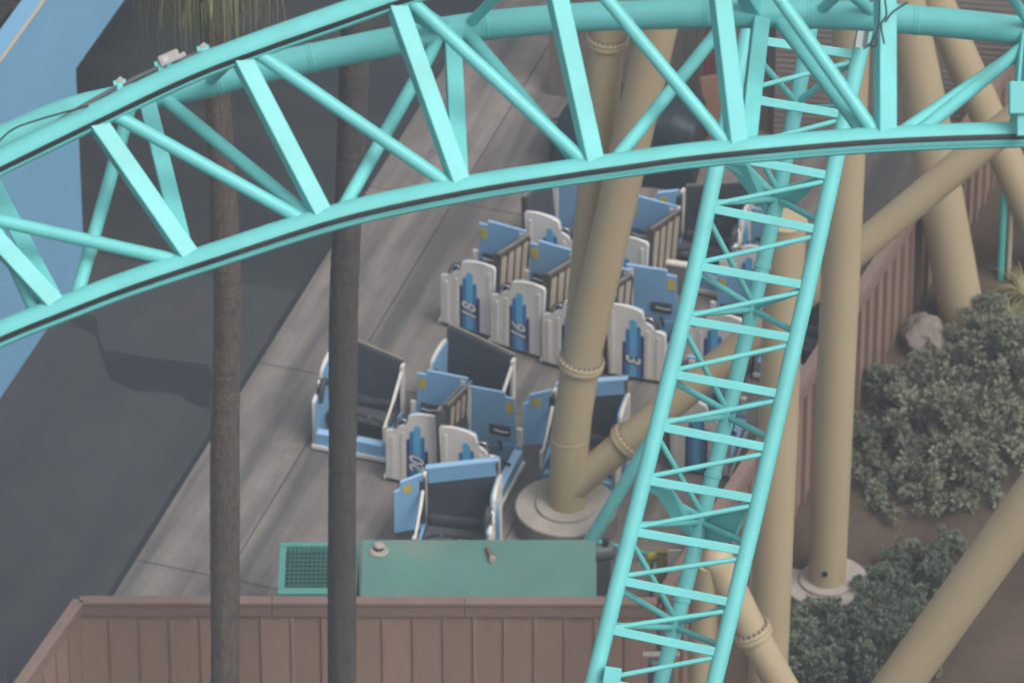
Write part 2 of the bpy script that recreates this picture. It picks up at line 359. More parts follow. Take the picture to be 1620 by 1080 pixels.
# ------------------------------------------------------------------ tan support columns
def pathtube(name, pts, r, parent, m=TAN, seg=28, n=1):
    bm = nb(); tube(bm, spl(pts, n) if n > 1 else pts, r, seg); return obj(name, bm, m, parent, smooth=True)
def shade_flat_caps(o):
    for p in o.data.polygons:
        if len(p.vertices) > 8: p.use_smooth = False
def flange(parent, c, axis, r, bolts=22, m=TAN, name='flange'):
    axis = axis.normalized(); bm = nb()
    lathe(bm, [(r*.9, -.075), (r*1.22, -.07), (r*1.25, -.06), (r*1.25, -.012), (r*1.22, -.003), (r*.9, 0)], 36, c, axis)
    lathe(bm, [(r*.9, .003), (r*1.22, .006), (r*1.25, .015), (r*1.25, .052), (r*1.22, .06), (r*.9, .065)], 36, c, axis)
    f = obj(name, bm, m, parent, smooth=False)
    q = Vector((0, 0, 1)).rotation_difference(axis).to_matrix(); bm = nb()
    for k in range(bolts):
        a = 2*math.pi*k/bolts; p = Vector(c) + q @ Vector((math.cos(a)*r*1.12, math.sin(a)*r*1.12, .065))
        lathe(bm, [(.022, -.01), (.022, .022), (.014, .024), (.014, .045)], 6, p, axis)
    o = obj('bolt_ring', bm, RAILM, f); o['kind'] = 'stuff'; return f
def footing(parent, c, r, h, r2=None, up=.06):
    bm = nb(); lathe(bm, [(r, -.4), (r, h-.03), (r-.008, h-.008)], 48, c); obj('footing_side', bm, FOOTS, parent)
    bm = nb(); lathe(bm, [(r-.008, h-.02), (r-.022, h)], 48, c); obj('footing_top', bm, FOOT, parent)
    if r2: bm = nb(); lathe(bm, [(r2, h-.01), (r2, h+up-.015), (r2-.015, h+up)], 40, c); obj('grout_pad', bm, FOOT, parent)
GRP = 'tan coaster support columns'
# main bent column with its twin and the long diagonal strut
H1 = .38; B1 = G(896, 799, H1); YB = B1.y
t = thing('support_column', 'tan bent support column rising from round concrete footing amid the ride cars', 'column', (0, 0, 0), 0, GRP)
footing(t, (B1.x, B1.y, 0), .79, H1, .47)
p0 = Vector((B1.x+.03, B1.y, H1)); p1 = PY(901, 690, YB); p2 = PY(919, 572, YB); p3 = PY(1040, 45, YB); p4 = p3 + (p3-p2)*.5
rr1 = .292
o = pathtube('lower_tube', [p0, p1, p2], rr1, t); flange(t, p2, p3-p2, .285, 26)
pathtube('upper_tube', [p2, p3, p4], [.285, .292, .297], t)
bm = nb(); lathe(bm, [(rr1+.004, -.012), (rr1+.007, 0), (rr1+.004, .012)], 32, p1); obj('weld_seam', bm, TAN, t, smooth=True)
q0 = PY(912, 764, YB-.05); q1 = PY(992, 697, YB-.05); q2 = PY(1540, 243, YB-.05); q3 = q2 + (q2-q1)*.25
s = thing('diagonal_strut', 'long tan diagonal strut climbing from the bent column footing to upper right', 'strut', (0, 0, 0), 0, GRP)
pathtube('tube', [q0 + (q0-q1)*.05, q1, q2, q3], .235, s); flange(s, q1, q2-q1, .235, 20)
t = thing('support_column', 'tan column with bolted collar, left of the bent column', 'column', (0, 0, 0), 0, GRP)
Y2 = YB+.62; a0 = PY(917, 570, Y2); a1 = PY(961, 62, Y2); a2 = a1 + (a1-a0)*.3
a00 = a0 + (a0-a1).normalized()*1.9
pathtube('tube', [a00, a0, a1], [.262, .262, .258], t); pathtube('tube', [a1, a2], .258, t); flange(t, a1, a2-a1, .25, 24)
# vertical columns
def column(px_b, py_b, px_t, py_t, r, label, zb=0.0, foot=None, ext=1.2, dY=0.0, rt=None, base=None):
    b = base or G(px_b, py_b, zb); Y = b.y+dY
    tp = PY(px_t, py_t, Y); b = Vector((b.x, b.y, b.z)); tp = b + (tp-b)*ext
    t = thing('support_column', label, 'column', (0, 0, 0), 0, GRP)
    if foot: footing(t, (b.x, b.y, b.z-foot[1]), foot[0], foot[1], foot[2])
    o = pathtube('tube', [b, b+(tp-b)*.5, tp], [r, r, rt or r], t); shade_flat_caps(o)
    return t, b, tp
t4, b4, tp4 = column(1308, 918, 1338, 250, .285, 'tan upright column on round footing behind the shrubs', zb=.30, foot=(.66, .22, .42), ext=1.5, rt=.27)
Rv = -FW; Rv = Vector((Rv.x, Rv.y, 0)).normalized()
bm = nb(); hp = PY(1305, 907, b4.y-.284); lathe(bm, [(.045, -.03), (.045, .02), (.03, .022)], 16, hp, Vector((-.1, -1, 0))); obj('drain_port', bm, BLACK, t4)
t3, b3, tp3 = column(1208, 1230, 1244, 352, .285, 'thick tan upright column just right of the descending teal track', ext=1.0, rt=.275)
bm = nb(); lathe(bm, [(.29, 0), (.29, .04), (.27, .05)], 30, tp3); obj('top_plate', bm, TAN, t3)
bs5 = soil(1524, 508); column(0, 0, 1443, 60, .355, 'leaning tan column whose foot stands in the shrubs', base=bs5, ext=1.35, rt=.27)
bs6 = G(1690, 470); column(0, 0, 1520, 90, .275, 'leaning tan column at the right edge before the siding', base=bs6, ext=1.4)
bs7 = G(1318, 1225); column(0, 0, 1620, 808, .335, 'tan diagonal brace crossing the lower right corner', base=bs7, ext=1.6)
# inverted V support near the bottom, behind the track
tv = thing('support_elbow', 'tan elbow support with bolted collar at the bottom behind the teal track', 'column', (0, 0, 0), 0, GRP)
Yv = G(1110, 1190).y-2.2; e0 = PY(1100, 1190, Yv); e1 = PY(1122, 905, Yv); e1b = PY(1136, 888, Yv); e2 = PY(1190, 1000, Yv-.15); e3 = PY(1268, 1140, Yv-.3)
pathtube('left_leg', [e0, e1, e1 + (e1-e0)*.05], .19, tv)
pathtube('right_leg', [e1b, e2, e3], .225, tv); flange(tv, e2, e1b-e2, .225, 20)
bm = nb(); bmesh.ops.create_icosphere(bm, subdivisions=3, radius=.228, matrix=Matrix.Translation(e1b)); obj('elbow_cap', bm, TAN, tv, smooth=True)

# ------------------------------------------------------------------ teal coaster tracks
def px_path(pts, dep): return [D(p[0], p[1], dep if not callable(dep) else dep(p[0], p[1])) for p in pts]
class Curve:
    def __init__(s, pts, dep, n=8): s.px = pts; s.p = spl(px_path(pts, dep), n)
    def at(s, px, py):
        """closest point of the curve to the ray through a pixel"""
        d = ray(px, py).normalized(); best = None
        for i in range(len(s.p)-1):
            for k in range(6):
                q = s.p[i].lerp(s.p[i+1], k/6); v = q-CAM; e = (v-d*v.dot(d)).length
                if best is None or e < best[0]: best = (e, q)
        return best[1]
DA = 62.0
ta = thing('coaster_track', 'teal roller coaster track arching across the top, twin rails over a thick spine', 'track', (0, 0, 0))
r1 = Curve([(-160, 335), (0, 257), (150, 184), (300, 113), (420, 67), (540, 25), (640, -10), (760, -44), (900, -68), (1130, -80), (1400, -72), (1700, -58)], DA)
r2 = Curve([(-160, 600), (0, 528), (100, 488), (200, 450), (333, 406), (540, 341), (735, 299), (900, 273), (1000, 259), (1080, 248), (1200, 236), (1347, 224), (1480, 217), (1620, 213), (1760, 212)], DA)
sa = Curve([(-160, 275), (0, 222), (120, 174), (300, 138), (420, 108), (620, 66), (750, 43), (900, 29), (1020, 24), (1150, 22), (1300, 23), (1450, 32), (1620, 50), (1760, 72)], DA+1.15)
RA = .118
for nm, cv, rad in (('rail', r1, RA), ('rail', r2, RA), ('spine', sa, .134)):
    bm = nb(); tube(bm, cv.p, rad, 24); o = obj(nm, bm, TEAL, ta, smooth=True)
    if nm == 'rail':
        # polished line where the side wheels run, and the welded lip below it
        
        def dv(p, top=(cv is r1)):
            q = (p-CAM).dot(RT)/(p-CAM).dot(FW)*FPX+810; k = .58 if top else .46-.29*min(1, max(0, q/1400)); return -UP*k - FW*math.sqrt(1-k*k)
        bm = nb(); wear_strip(bm, cv.p, RA, dv, .215); obj('wheel_mark', bm, WEAR, o)
        bm = nb(); wear_strip(bm, cv.p, RA, (-UP*.86 - FW*.51), .08, .007); obj('rail_lip', bm, TEAL, o)
    else:
        for px in (345, 490, 770, 1110, 1290, 1447):
            k = min(range(len(cv.p)), key=lambda i: abs((cv.p[i]-CAM).dot(RT)/(cv.p[i]-CAM).dot(FW)*FPX+810-px))
            ax = (cv.p[k+1]-cv.p[k-1]).normalized(); bm = nb(); lathe(bm, [(.134, -.03), (.139, -.025), (.139, -.004), (.1335, -.002), (.1335, .002), (.139, .004), (.139, .025), (.134, .03)], 28, cv.p[k], ax); obj('spine_joint', bm, TEAL, o)
def mem(cvA, pa, cvB, pb, kind, wd=.10, hd=.10, parent=ta, rot=.35):
    a, b = cvA.at(*pa), cvB.at(*pb); bm = nb()
    if kind == 'box':
        beam(bm, a, b, wd, hd, (-FW+RT*rot).normalized(), .01); o = obj('cross_tie', bm, TEAL, parent)
    else:
        tube(bm, [a, b], wd/2, 14); o = obj('brace', bm, TEAL, parent, smooth=True)
    return o
for pa, pb in (((155, 205), (303, 400)), ((385, 105), (512, 340)), ((628, 10), (728, 290)), ((868, -60), (940, 262)), ((1128, -75), (1168, 235)), ((1398, -70), (1400, 218)), ((1650, -60), (1625, 213)), ((-80, 300), (95, 485))):
    mem(r1, pa, r2, pb, 'box', .165, .165)
for pa, pb in (((232, 150), (292, 405)), ((715, 50), (727, 295)), ((1205, 25), (1180, 235)), ((1628, 50), (1612, 213)), ((-40, 240), (92, 488))):
    mem(sa, pa, r2, pb, 'box', .15, .15, rot=.1)
for pa, pb in (((180, 195), (490, 345)), ((400, 90), (722, 290)), ((645, 10), (936, 262)), ((905, -60), (1160, 236)), ((1175, -70), (1392, 218)), ((-130, 320), (292, 395))):
    mem(r1, pa, r2, pb, 'brace', .122)
for pa, pb in (((250, 155), (500, 350)), ((735, 50), (925, 265)), ((1225, 25), (1375, 220)), ((1655, 55), (1412, 218)), ((700, 55), (535, 340)), ((1160, 28), (965, 262)), ((210, 165), (118, 480)), ((1640, 85), (1445, 217)), ((-60, 240), (60, 500))):
    mem(sa, pa, r2, pb, 'brace', .125)
for pa, pb in (((628, 12), (700, 55)), ((840, -60), (735, 45)), ((1120, -75), (1200, 25)), ((385, 100), (330, 130)), ((1398, -70), (1290, 22)), ((1250, 20), (1398, -70)), ((1560, -60), (1640, 55))):
    mem(r1, pa, sa, pb, 'brace', .10)
for pa, pb in (((628, 12), (705, 52)), ((1128, -75), (1200, 24))):
    bm = nb(); a, b = r1.at(*pa), sa.at(*pb); beam(bm, a, b, .13, .13, UP, .01); obj('cross_tie', bm, TEAL, ta)
# conduit with clamps and sensor box on the upper rail
vv = lambda px, py: D(px, py, DA+.02)
cond = thing('conduit', 'grey conduit pipe clipped along the upper teal rail', 'pipe')
bm = nb(); tube(bm, spl([vv(60, 214), vv(110, 181), vv(175, 144), vv(245, 110), vv(330, 80), vv(348, 76)], 5), .022, 8); obj('pipe', bm, DGREY, cond, smooth=True)
for px, py in ((190, 136), (255, 106), (322, 82)):
    bm = nb(); c = vv(px, py); beam(bm, c-UP*.09, c+UP*.03, .05, .05, RT, .006); beam(bm, c-RT*.06+UP*.02, c+RT*.05+UP*.04, .04, .05, UP, .006); obj('clamp', bm, TEAL, cond)
    bm = nb(); beam(bm, c+UP*.03-RT*.02, c+UP*.07+RT*.02, .05, .05, RT, .006); obj('clamp_block', bm, GREY, cond)
sb = thing('sensor_box', 'small grey sensor box standing on the upper teal rail', 'sensor box')
c = vv(268, 92); xa = (vv(300, 78)-vv(240, 104)).normalized(); bm = nb(); beam(bm, c-xa*.095, c+xa*.095, .12, .10, UP, .012); obj('housing', bm, GREY, sb)
bm = nb(); beam(bm, c+xa*.09-UP*.03, c+xa*.155-UP*.02, .05, .045, UP, .008); obj('plug', bm, GREY, sb)
bm = nb(); beam(bm, c-UP*.16, c-UP*.04, .05, .05, RT, .006); obj('stand', bm, TEAL, sb)
bm = nb(); beam(bm, c-xa*.06-FW*.062, c-xa*.01-FW*.062, .05, .008, FW, 0); obj('name_plate', bm, CHROME, sb)
cb = lambda *p: spl([D(x, y, DA-.14) for x, y in p], 6)
k1 = thing('cable', 'thin black cable lying over the teal rail at the left edge', 'cable'); bm = nb(); tube(bm, cb((-10, 232), (20, 205), (60, 190), (105, 177), (140, 168)), .009, 6); obj('cable_run', bm, BLACK, k1)
# junction box at the right edge
jb = thing('junction_box', 'square teal junction box fixed to the track at the right edge', 'box')
c = D(1612, 155, DA-.25); bm = nb(); beam(bm, c-RT*.09, c+RT*.14, .29, .2, -FW, .012); obj('housing', bm, TEAL, jb)
bm = nb(); beam(bm, c-UP*.14+RT*.03, c-UP*.34+RT*.03, .1, .1, RT, .01); obj('bracket', bm, TEAL, jb)

# --- second track, running down the picture
DB = 82.0
tb = thing('descending_track', 'teal coaster track ladder descending steeply past the ride cars', 'track')
lf = Curve([(1190, 20), (1160, 150), (1133, 265), (1096, 440), (1048, 640), (1003, 820), (938, 1080), (905, 1210)], DB)
rg = Curve([(1392, -60), (1361, 80), (1336, 190), (1320, 265), (1281, 440), (1235, 640), (1193, 820), (1130, 1080), (1098, 1210)], DB)
sp = Curve([(1300, -40), (1279, 60), (1255, 190), (1231, 310), (1202, 440), (1155, 640), (1112, 815), (1070, 985), (1045, 1080), (1015, 1210)], DB+1.05)
for nm, cv, rad in (('rail', lf, .099), ('rail', rg, .099), ('spine', sp, .094)):
    bm = nb(); tube(bm, cv.p, rad, 22); o = obj(nm, bm, TEAL, tb, smooth=True)
    if nm == 'spine':
        for py in (415, 745, 950):
            k = min(range(1, len(cv.p)-1), key=lambda i: abs(540-(cv.p[i]-CAM).dot(UP)/(cv.p[i]-CAM).dot(FW)*FPX-py))
            ax = (cv.p[k+1]-cv.p[k-1]).normalized(); bm = nb(); lathe(bm, [(.094, -.035), (.106, -.03), (.106, .03), (.094, .035)], 24, cv.p[k], ax); obj('spine_joint', bm, TEAL, o)
L = [(1184, 62), (1163, 152), (1141, 245), (1130, 332), (1110, 422), (1090, 506), (1070, 592), (1050, 677), (1029, 760), (1008, 840), (988, 920), (968, 999), (948, 1080)]
Rr = [(1355, 86), (1332, 180), (1314, 277), (1290, 364), (1268, 450), (1249, 534), (1230, 621), (1210, 705), (1190, 788), (1170, 870), (1150, 952), (1131, 1030), (1112, 1110)]
for k in range(len(L)):
    mem(lf, L[k], rg, Rr[k], 'box', .105, .085, tb, 0)
    if k: mem(lf, (L[k][0], L[k][1]-4), rg, (Rr[k-1][0], Rr[k-1][1]+8), 'brace', .062, parent=tb)
nodes = {1: (1258, 170), 3: (1231, 315), 5: (1190, 492), 7: (1150, 660), 9: (1110, 826), 11: (1068, 992)}
for k, nd in nodes.items():
    mem(lf, (L[k][0], L[k][1]-8), sp, nd, 'brace', .078, parent=tb); mem(rg, (Rr[k][0], Rr[k][1]-12), sp, nd, 'brace', .078, parent=tb)
    mem(lf, (L[k-1][0], L[k-1][1]+10), sp, (nd[0], nd[1]-8), 'brace', .078, parent=tb); mem(rg, (Rr[k-1][0], Rr[k-1][1]+4), sp, (nd[0], nd[1]-8), 'brace', .085, parent=tb)
    if k+2 in nodes: mem(lf, (L[k][0], L[k][1]+12), sp, (nodes[k+2][0], nodes[k+2][1]-10), 'brace', .07, parent=tb)
# broad gusset plates where the supports bolt on
def gusset(pxs, dz, th=.05):
    P = [D(x, y, DB+d) for (x, y), d in zip(pxs, dz)]; bm = nb()
    n_ = (P[1]-P[0]).cross(P[2]-P[0]).normalized()*th/2
    A = [bm.verts.new(p+n_) for p in P]; B = [bm.verts.new(p-n_) for p in P]; m_ = len(P)
    bm.faces.new(A); bm.faces.new(B[::-1])
    for i in range(m_): bm.faces.new((A[i], B[i], B[(i+1) % m_], A[(i+1) % m_]))
    obj('gusset_plate', bm, TEAL, tb)
gusset([(1150, 258), (1180, 258), (1222, 300), (1214, 335), (1195, 318)], [.2, .2, 1.0, 1.1, .9])
gusset([(1306, 275), (1225, 300), (1222, 322), (1262, 322)], [.15, .95, 1.1, .9])
gusset([(1033, 770), (1062, 772), (1100, 826), (1098, 850), (1068, 828)], [.12, .2, 1.0, 1.1, .8])
gusset([(1186, 792), (1120, 815), (1118, 852), (1160, 858)], [.15, 1.0, 1.1, .6])
# grey toothed fin and cables by the right rail top
fin = thing('brake_fin', 'grey toothed metal fin beside the upper end of the descending track', 'fin')
bm = nb(); beam(bm, D(1357, 76, DB-.3), D(1374, -30, DB-.3), .05, .07, RT, .006); obj('plate', bm, GREY, fin)
bm = nb()
for k in range(18):
    y = 72-k*5.6; x = 1364+(76-y)*.16; beam(bm, D(x, y, DB-.3), D(x+7, y-1, DB-.3), .02, .05, UP, 0)
obj('tooth_row', bm, DGREY, fin)['kind'] = 'stuff'
bm = nb(); beam(bm, D(1376, 30, DB-.15), D(1381, 5, DB-.15), .12, .1, RT, .01); obj('motor_block', bm, GREY, fin)
k2 = thing('cable', 'tangled black cables hanging beside the grey toothed fin', 'cable')
for pts in (((1366, 78), (1380, 66), (1390, 40), (1392, -10)), ((1400, 0), (1402, 25), (1394, 40), (1399, 70)), ((1372, 70), (1384, 74), (1388, 60)), ((1436, 4), (1412, 20), (1400, 36))):
    bm = nb(); tube(bm, spl([D(x, y, DA-.2) for x, y in pts], 6), .009, 6); obj('cable_run', bm, BLACK, k2)
# small box low on the left rail
jb2 = thing('junction_box', 'square teal junction box low on the left rail at the bottom edge', 'box')
bm = nb(); beam(bm, D(955, 1066, DB-.2), D(982, 1070, DB-.2), .2, .18, -FW, .012); obj('housing', bm, TEAL, jb2)

# ------------------------------------------------------------------ ride cars
# each car: a white stepped wall on one side, a blue door panel on the other, a back that slopes from high (white side) to low (door side)
HW = .60; YBK = -.47; YFR = .46
def zback(x): return 1.50 - .16*(x/HW)                      # kind A: white wall at -x, door at +x
WALLP = [(YBK, .07), (YBK-.05, 1.35), (YBK-.02, 1.405)] + [(YBK+.14+k*.095, 1.418-.004*k*k) for k in range(5)] + \
    [(YBK+.545, 1.33), (YBK+.56, 1.27), (YBK+.565, 1.15), (YBK+.63, 1.14), (YBK+.69, 1.11), (YBK+.725, 1.07), (YBK+.735, 1.01), (YBK+.84, 1.0), (YBK+.905, .985), (YBK+.92, .95), (YBK+.92, .07)]
DOORP = [(YBK+.03, .42), (YBK-.02, 1.37), (YBK+.64, 1.37), (YBK+.645, 1.29), (YBK+.80, 1.28), (YBK+.81, .42)]
def slab(x0, x1, z0, z1, d0, d1, lean0, lean1):
    """board across the car; z may be a function of x"""
    f = lambda z, x: z(x) if callable(z) else z
    P = []
    for d in (d0, d1):
        P += [(x0, YBK+d-lean0, f(z0, x0)), (x1, YBK+d-lean0, f(z0, x1)), (x1, YBK+d-lean1, f(z1, x1)), (x0, YBK+d-lean1, f(z1, x0))]
    bm = nb(); v = [bm.verts.new(p) for p in P]
    for q in ((0,1,2,3), (7,6,5,4), (0,4,5,1), (1,5,6,2), (2,6,7,3), (3,7,4,0)): bm.faces.new([v[i] for i in q])
    return bm
def make_car(door=True):
    r = thing('ride_car', 'x', 'ride car', (0, 0, 0), 0, 'retired ride cars stored on the concrete yard')
    x = -HW; xw = HW-.075
    # --- white side
    bm = nb(); prism(bm, WALLP, 'x', x, x+.055, bev=.018); wl = obj('side_wall', bm, WHITE, r)
    for p in wl.data.polygons: p.use_smooth = len(p.vertices) <= 4 and p.area < .02
    for (y0, y1, zt_) in ((.03, .09, 1.27), (.60, .665, 1.01), (.77, .83, .90)):
        bm = nb(); box(bm, x-.012, x, YBK+y0, YBK+y1, .10, zt_, bev=.005); obj('moulded_rib', bm, WHITE, wl)
    bm = nb(); prism(bm, [(y, min(z, 1.39)) if z > .5 else (y, z+.02) for y, z in WALLP], 'x', x+.056, x+.078); obj('inner_panel', bm, BLUE, r)
    em = None; yc = YBK+.40; k = 0
    for (o0, o1, zt_, mm) in ((-.058, .058, 1.16, SKYB), (.055, .122, 1.04, MIDB), (-.122, -.055, .97, MIDB), (.119, .175, .88, NAVY), (-.175, -.119, .72, NAVY)):
        bm = nb(); th = .0065-.0009*k; k += 1
        prism(bm, [(yc+o0, .09), (yc+o1, .09), (yc+o1, zt_-.02), (yc+(o0+o1)/2, zt_+.035), (yc+o0, zt_)], 'x', x-.001-th, x-.001)
        o = obj('emblem_bar' if em else 'emblem', bm, mm, r if em is None else em); em = em or o
    bm = nb()
    for q in range(9):
        a = q*.7; y_ = yc+.13*math.cos(a); z_ = .42+.2*math.sin(a); box(bm, x-.0100, x-.0088, y_-.05, y_+.05, z_-.006, z_+.006)
    obj('emblem_spark', bm, PINK, em)['kind'] = 'stuff'
    bm = nb(); tube(bm, spl([(x+.03, YBK+.57, 1.12), (x+.03, YBK+.60, 1.22), (x+.03, YBK+.70, 1.20), (x+.03, YBK+.76, 1.0)], 5), .016, 8); obj('grab_rail', bm, CHROME, r, smooth=True)
    bm = nb(); tube(bm, spl([(x+.10, YBK+.50, 1.06), (x+.10, YBK+.58, 1.18), (x+.10, YBK+.72, 1.14), (x+.10, YBK+.80, .9)], 5), .05, 8); obj('side_bolster', bm, CHAR, r, smooth=True)
    # --- door side
    bm = nb(); box(bm, HW-.055, HW, YBK, YBK+.10, .07, 1.33, bev=.01); obj('rear_post', bm, WHITE, r)
    bm = nb(); box(bm, HW-.05, HW, YBK+.10, YBK+.92, .07, .42, bev=.01); obj('lower_side', bm, BLUE, r)
    bm = nb(); box(bm, HW-.05, HW+.01, YBK+.83, YBK+.92, .42, .74, bev=.012); obj('front_post', bm, WHITE, r)
    if not door:
        bm = nb(); beam(bm, (HW-.03, YBK-.03, 1.31), (HW-.03, YBK+.46, .92), .05, .05, Vector((1, 0, 0)), .01); beam(bm, (HW-.03, YBK+.44, .93), (HW-.03, YBK+.88, .70), .04, .04, Vector((1, 0, 0)), .01); obj('side_rail', bm, WHITE, r)
    if door:
        bm = nb(); prism(bm, DOORP, 'x', HW-.045, HW-.01); dr = obj('door', bm, BLUE, r)
        bm = nb(); tube(bm, [(HW-.028, y, z+.004) for y, z in DOORP[1:5]], .018, 6); obj('door_trim', bm, BLUETRIM, dr)
        bm = nb(); box(bm, HW-.052, HW-.046, YBK+.66, YBK+.78, 1.02, 1.22); obj('warning_sticker', bm, YEL, dr)
        bm = nb(); box(bm, HW-.075, HW-.046, YBK+.40, YBK+.74, .58, .76, bev=.008); hr = obj('latch_recess', bm, CHAR, dr)
        bm = nb(); tube(bm, [(HW-.085, YBK+.48, .68), (HW-.09, YBK+.60, .66), (HW-.085, YBK+.72, .67)], .022, 8); obj('latch_handle', bm, CHROME, hr, smooth=True)
    # --- back: dark lining inside, beige boards between dark ribs outside, steel rail on top
    bk = obj('backrest', slab(-xw, xw, .30, lambda q: zback(q)-.02, .02, .06, -.04, .07), CHAR, r)
    obj('seat_cushion', slab(-xw+.01, xw-.01, .30, .44, .06, .50, 0, 0), FLOORM, r)
    obj('seat_front', slab(-xw+.01, xw-.01, .09, .30, .43, .47, 0, 0), CHAR, r)
    bm = nb(); box(bm, -xw+.02, xw-.02, YBK+.05, YBK+.19, .42, .62, bev=.06); obj('lumbar_roll', bm, CHAR, bk)
    bm = nb(); tube(bm, [(-xw+.02, YBK+.49, .40), (xw-.02, YBK+.49, .40)], .05, 10); obj('seat_nose', bm, FLOORM, r, smooth=True)
    obj('back_shell', slab(-HW+.06, HW-.06, .12, lambda q: zback(q)-.03, -.015, .018, -.0, .075), BROWN, r)
    n = 4; wv = (2*HW-.16)/n
    for k in range(n):
        x0 = -HW+.08+k*wv; obj('back_board', slab(x0+.022, x0+wv-.022, .20, lambda q: zback(q)-.12, -.03, -.016, 0, .075), BEIGE, r)
    for k in range(n+1):
        x0 = -HW+.08+k*wv; obj('back_rib', slab(x0-.016, x0+.016, .14, lambda q: zback(q)-.04, -.05, -.016, 0, .075), BROWN, r)
    bm = nb(); tube(bm, [(-HW+.05, YBK-.075, zback(-HW)), (HW-.05, YBK-.075, zback(HW))], .022, 8); obj('top_rail', bm, RAILM, r)
    bm = nb(); box(bm, -HW+.06, -HW+.09, YBK-.10, YBK+.02, .14, zback(-HW)-.02); obj('back_end_plate', bm, BROWN, r)
    # --- floor and the low blue front rim
    bm = nb(); prism(bm, [(-xw, YBK+.03), (xw, YBK+.03), (xw, YBK+.9), (-xw, YBK+.9)], 'z', .06, .10); obj('floor_pan', bm, FLOORM, r)
    obj('front_sill', slab(-HW+.06, HW-.055, .06, .33, .84, .925, 0, 0), BLUE, r)
    obj('sill_trim', slab(-HW+.06, HW-.055, .331, .355, .80, .932, 0, 0), BLUETRIM, r)
    obj('bumper', slab(-HW, HW, .05, .12, .926, .955, 0, 0), WHITE, r)
    bm = nb(); tube(bm, spl([(-xw+.06, YBK+.62, .36), (-xw+.12, YBK+.60, .56), (0, YBK+.58, .60), (xw-.12, YBK+.60, .56), (xw-.06, YBK+.62, .36)], 4), .022, 8); lb = obj('lap_bar', bm, BLACK, r, smooth=True)
    bm = nb(); tube(bm, [(0, YBK+.58, .60), (.10, YBK+.87, .38)], .026, 8); obj('bar_arm', bm, BLACK, lb, smooth=True)
    bm = nb(); tube(bm, [(0, YBK+.58, .60), (-.14, YBK+.84, .12)], .020, 8); obj('bar_arm', bm, BLACK, lb, smooth=True)
    bm = nb(); lathe(bm, [(.03, -.03), (.035, 0), (.03, .03)], 10, (.22, YBK+.59, .60)); obj('bar_knob', bm, CHROME, lb)
    for sx in (-1, 1):
        for dy in (.2, .75):
            bm = nb(); lathe(bm, [(.055, -.02), (.06, -.01), (.06, .01), (.055, .02)], 12, (sx*.42, YBK+dy, .06), Vector((1, 0, 0))); obj('caster', bm, BLACK, r)
    return r
MIR = {}
def mirror_mesh(me):
    if me.name not in MIR:
        m2 = me.copy(); m2.name = me.name
        for v in m2.vertices: v.co.x = -v.co.x
        m2.flip_normals(); MIR[me.name] = m2
    return MIR[me.name]
def mirror_tree(o, parent=None):
    c = o.copy(); C.objects.link(c); c.parent = parent
    if c.data: c.data = mirror_mesh(o.data)
    for ch in list(o.children): mirror_tree(ch, c)
    return c
protoA = make_car(); protoO = make_car(False); protoB = mirror_tree(protoA); protoN = mirror_tree(protoO); USED = set()
def number(car, txt, sd):
    """numeral lying on its side on the emblem; sd = -1: wall at -x, +1: wall at +x"""
    cu = bpy.data.curves.new('numeral', 'FONT'); cu.body = txt; cu.size = .33; cu.shear = .22; cu.space_character = .92; cu.align_x = 'CENTER'; cu.align_y = 'CENTER'; cu.offset = .008; cu.fill_mode = 'FRONT'; cu.resolution_u = 3
    tmp = bpy.data.objects.new('tmp', cu); C.objects.link(tmp); bpy.context.view_layer.update()
    me = bpy.data.meshes.new_from_object(tmp.evaluated_get(bpy.context.evaluated_depsgraph_get()))
    cu.offset = .026; bpy.context.view_layer.update(); me2 = bpy.data.meshes.new_from_object(tmp.evaluated_get(bpy.context.evaluated_depsgraph_get()))
    bpy.data.objects.remove(tmp)
    for m_, mt, lift in ((me2, INK, .0112), (me, NUMW, .0135)):
        m_.materials.clear(); m_.materials.append(mt)
        o = bpy.data.objects.new('car_number' if mt is NUMW else 'number_outline', m_); C.objects.link(o)
        X = Vector((0, 0, -sd)); Yv_ = Vector((0, 1, 0)); Z = Vector((sd, 0, 0)); dd = 0 if mt is NUMW else -.012
        o.parent = car
        o.matrix_local = Matrix(((X.x, Yv_.x, Z.x, sd*(HW+lift)), (X.y, Yv_.y, Z.y, YBK+.395+dd), (X.z, Yv_.z, Z.z, .44+dd*.6), (0, 0, 0, 1)))
NUMS = []
def car(label, kind, facing, pl, pr, num=None, z0=0.016):
    """pl, pr: the two bottom corners of the side turned to the camera (pixels on the ground)"""
    a, b = G(*pl, z0+.06), G(*pr, z0+.06); d = (b-a); d.z = 0; d.normalize(); farv = Vector((-d.y, d.x, 0)); mid = (a+b)/2
    if facing == 'left': f = -d; off = HW
    elif facing == 'right': f = d; off = HW
    else: f = -farv; off = YFR
    c = mid + farv*off
    src = {'A': protoA, 'B': protoB, 'O': protoO, 'N': protoN}[kind]
    if kind in USED: o = copy_tree(src)
    else: o = src; USED.add(kind)
    o.location = (c.x, c.y, z0); o.rotation_euler = (0, 0, math.atan2(-f.x, f.y)); o['label'] = label
    if num: NUMS.append((o, num, 1 if kind in 'BN' else -1))
    return o
car('white and blue ride car numbered 18 at the left end of the rear row', 'A', 'left', (700, 511), (774, 532), '18')
car('white and blue ride car numbered 16 right beside car 18', 'A', 'left', (777, 542), (854, 565), '16')
car('white ride car mostly hidden behind the bent tan column, next after car 16', 'A', 'left', (860, 573), (936, 595))
car('ride car facing right behind cars 18 and 16, white side and emblem half hidden', 'B', 'right', (838, 446), (915, 463))
car('ride car with slatted back toward the right, between tan column and teal ladder', 'A', 'left', (940, 472), (1014, 492))
car('white and blue ride car numbered 3 facing the descending teal track', 'B', 'right', (970, 593), (1046, 605), '3')
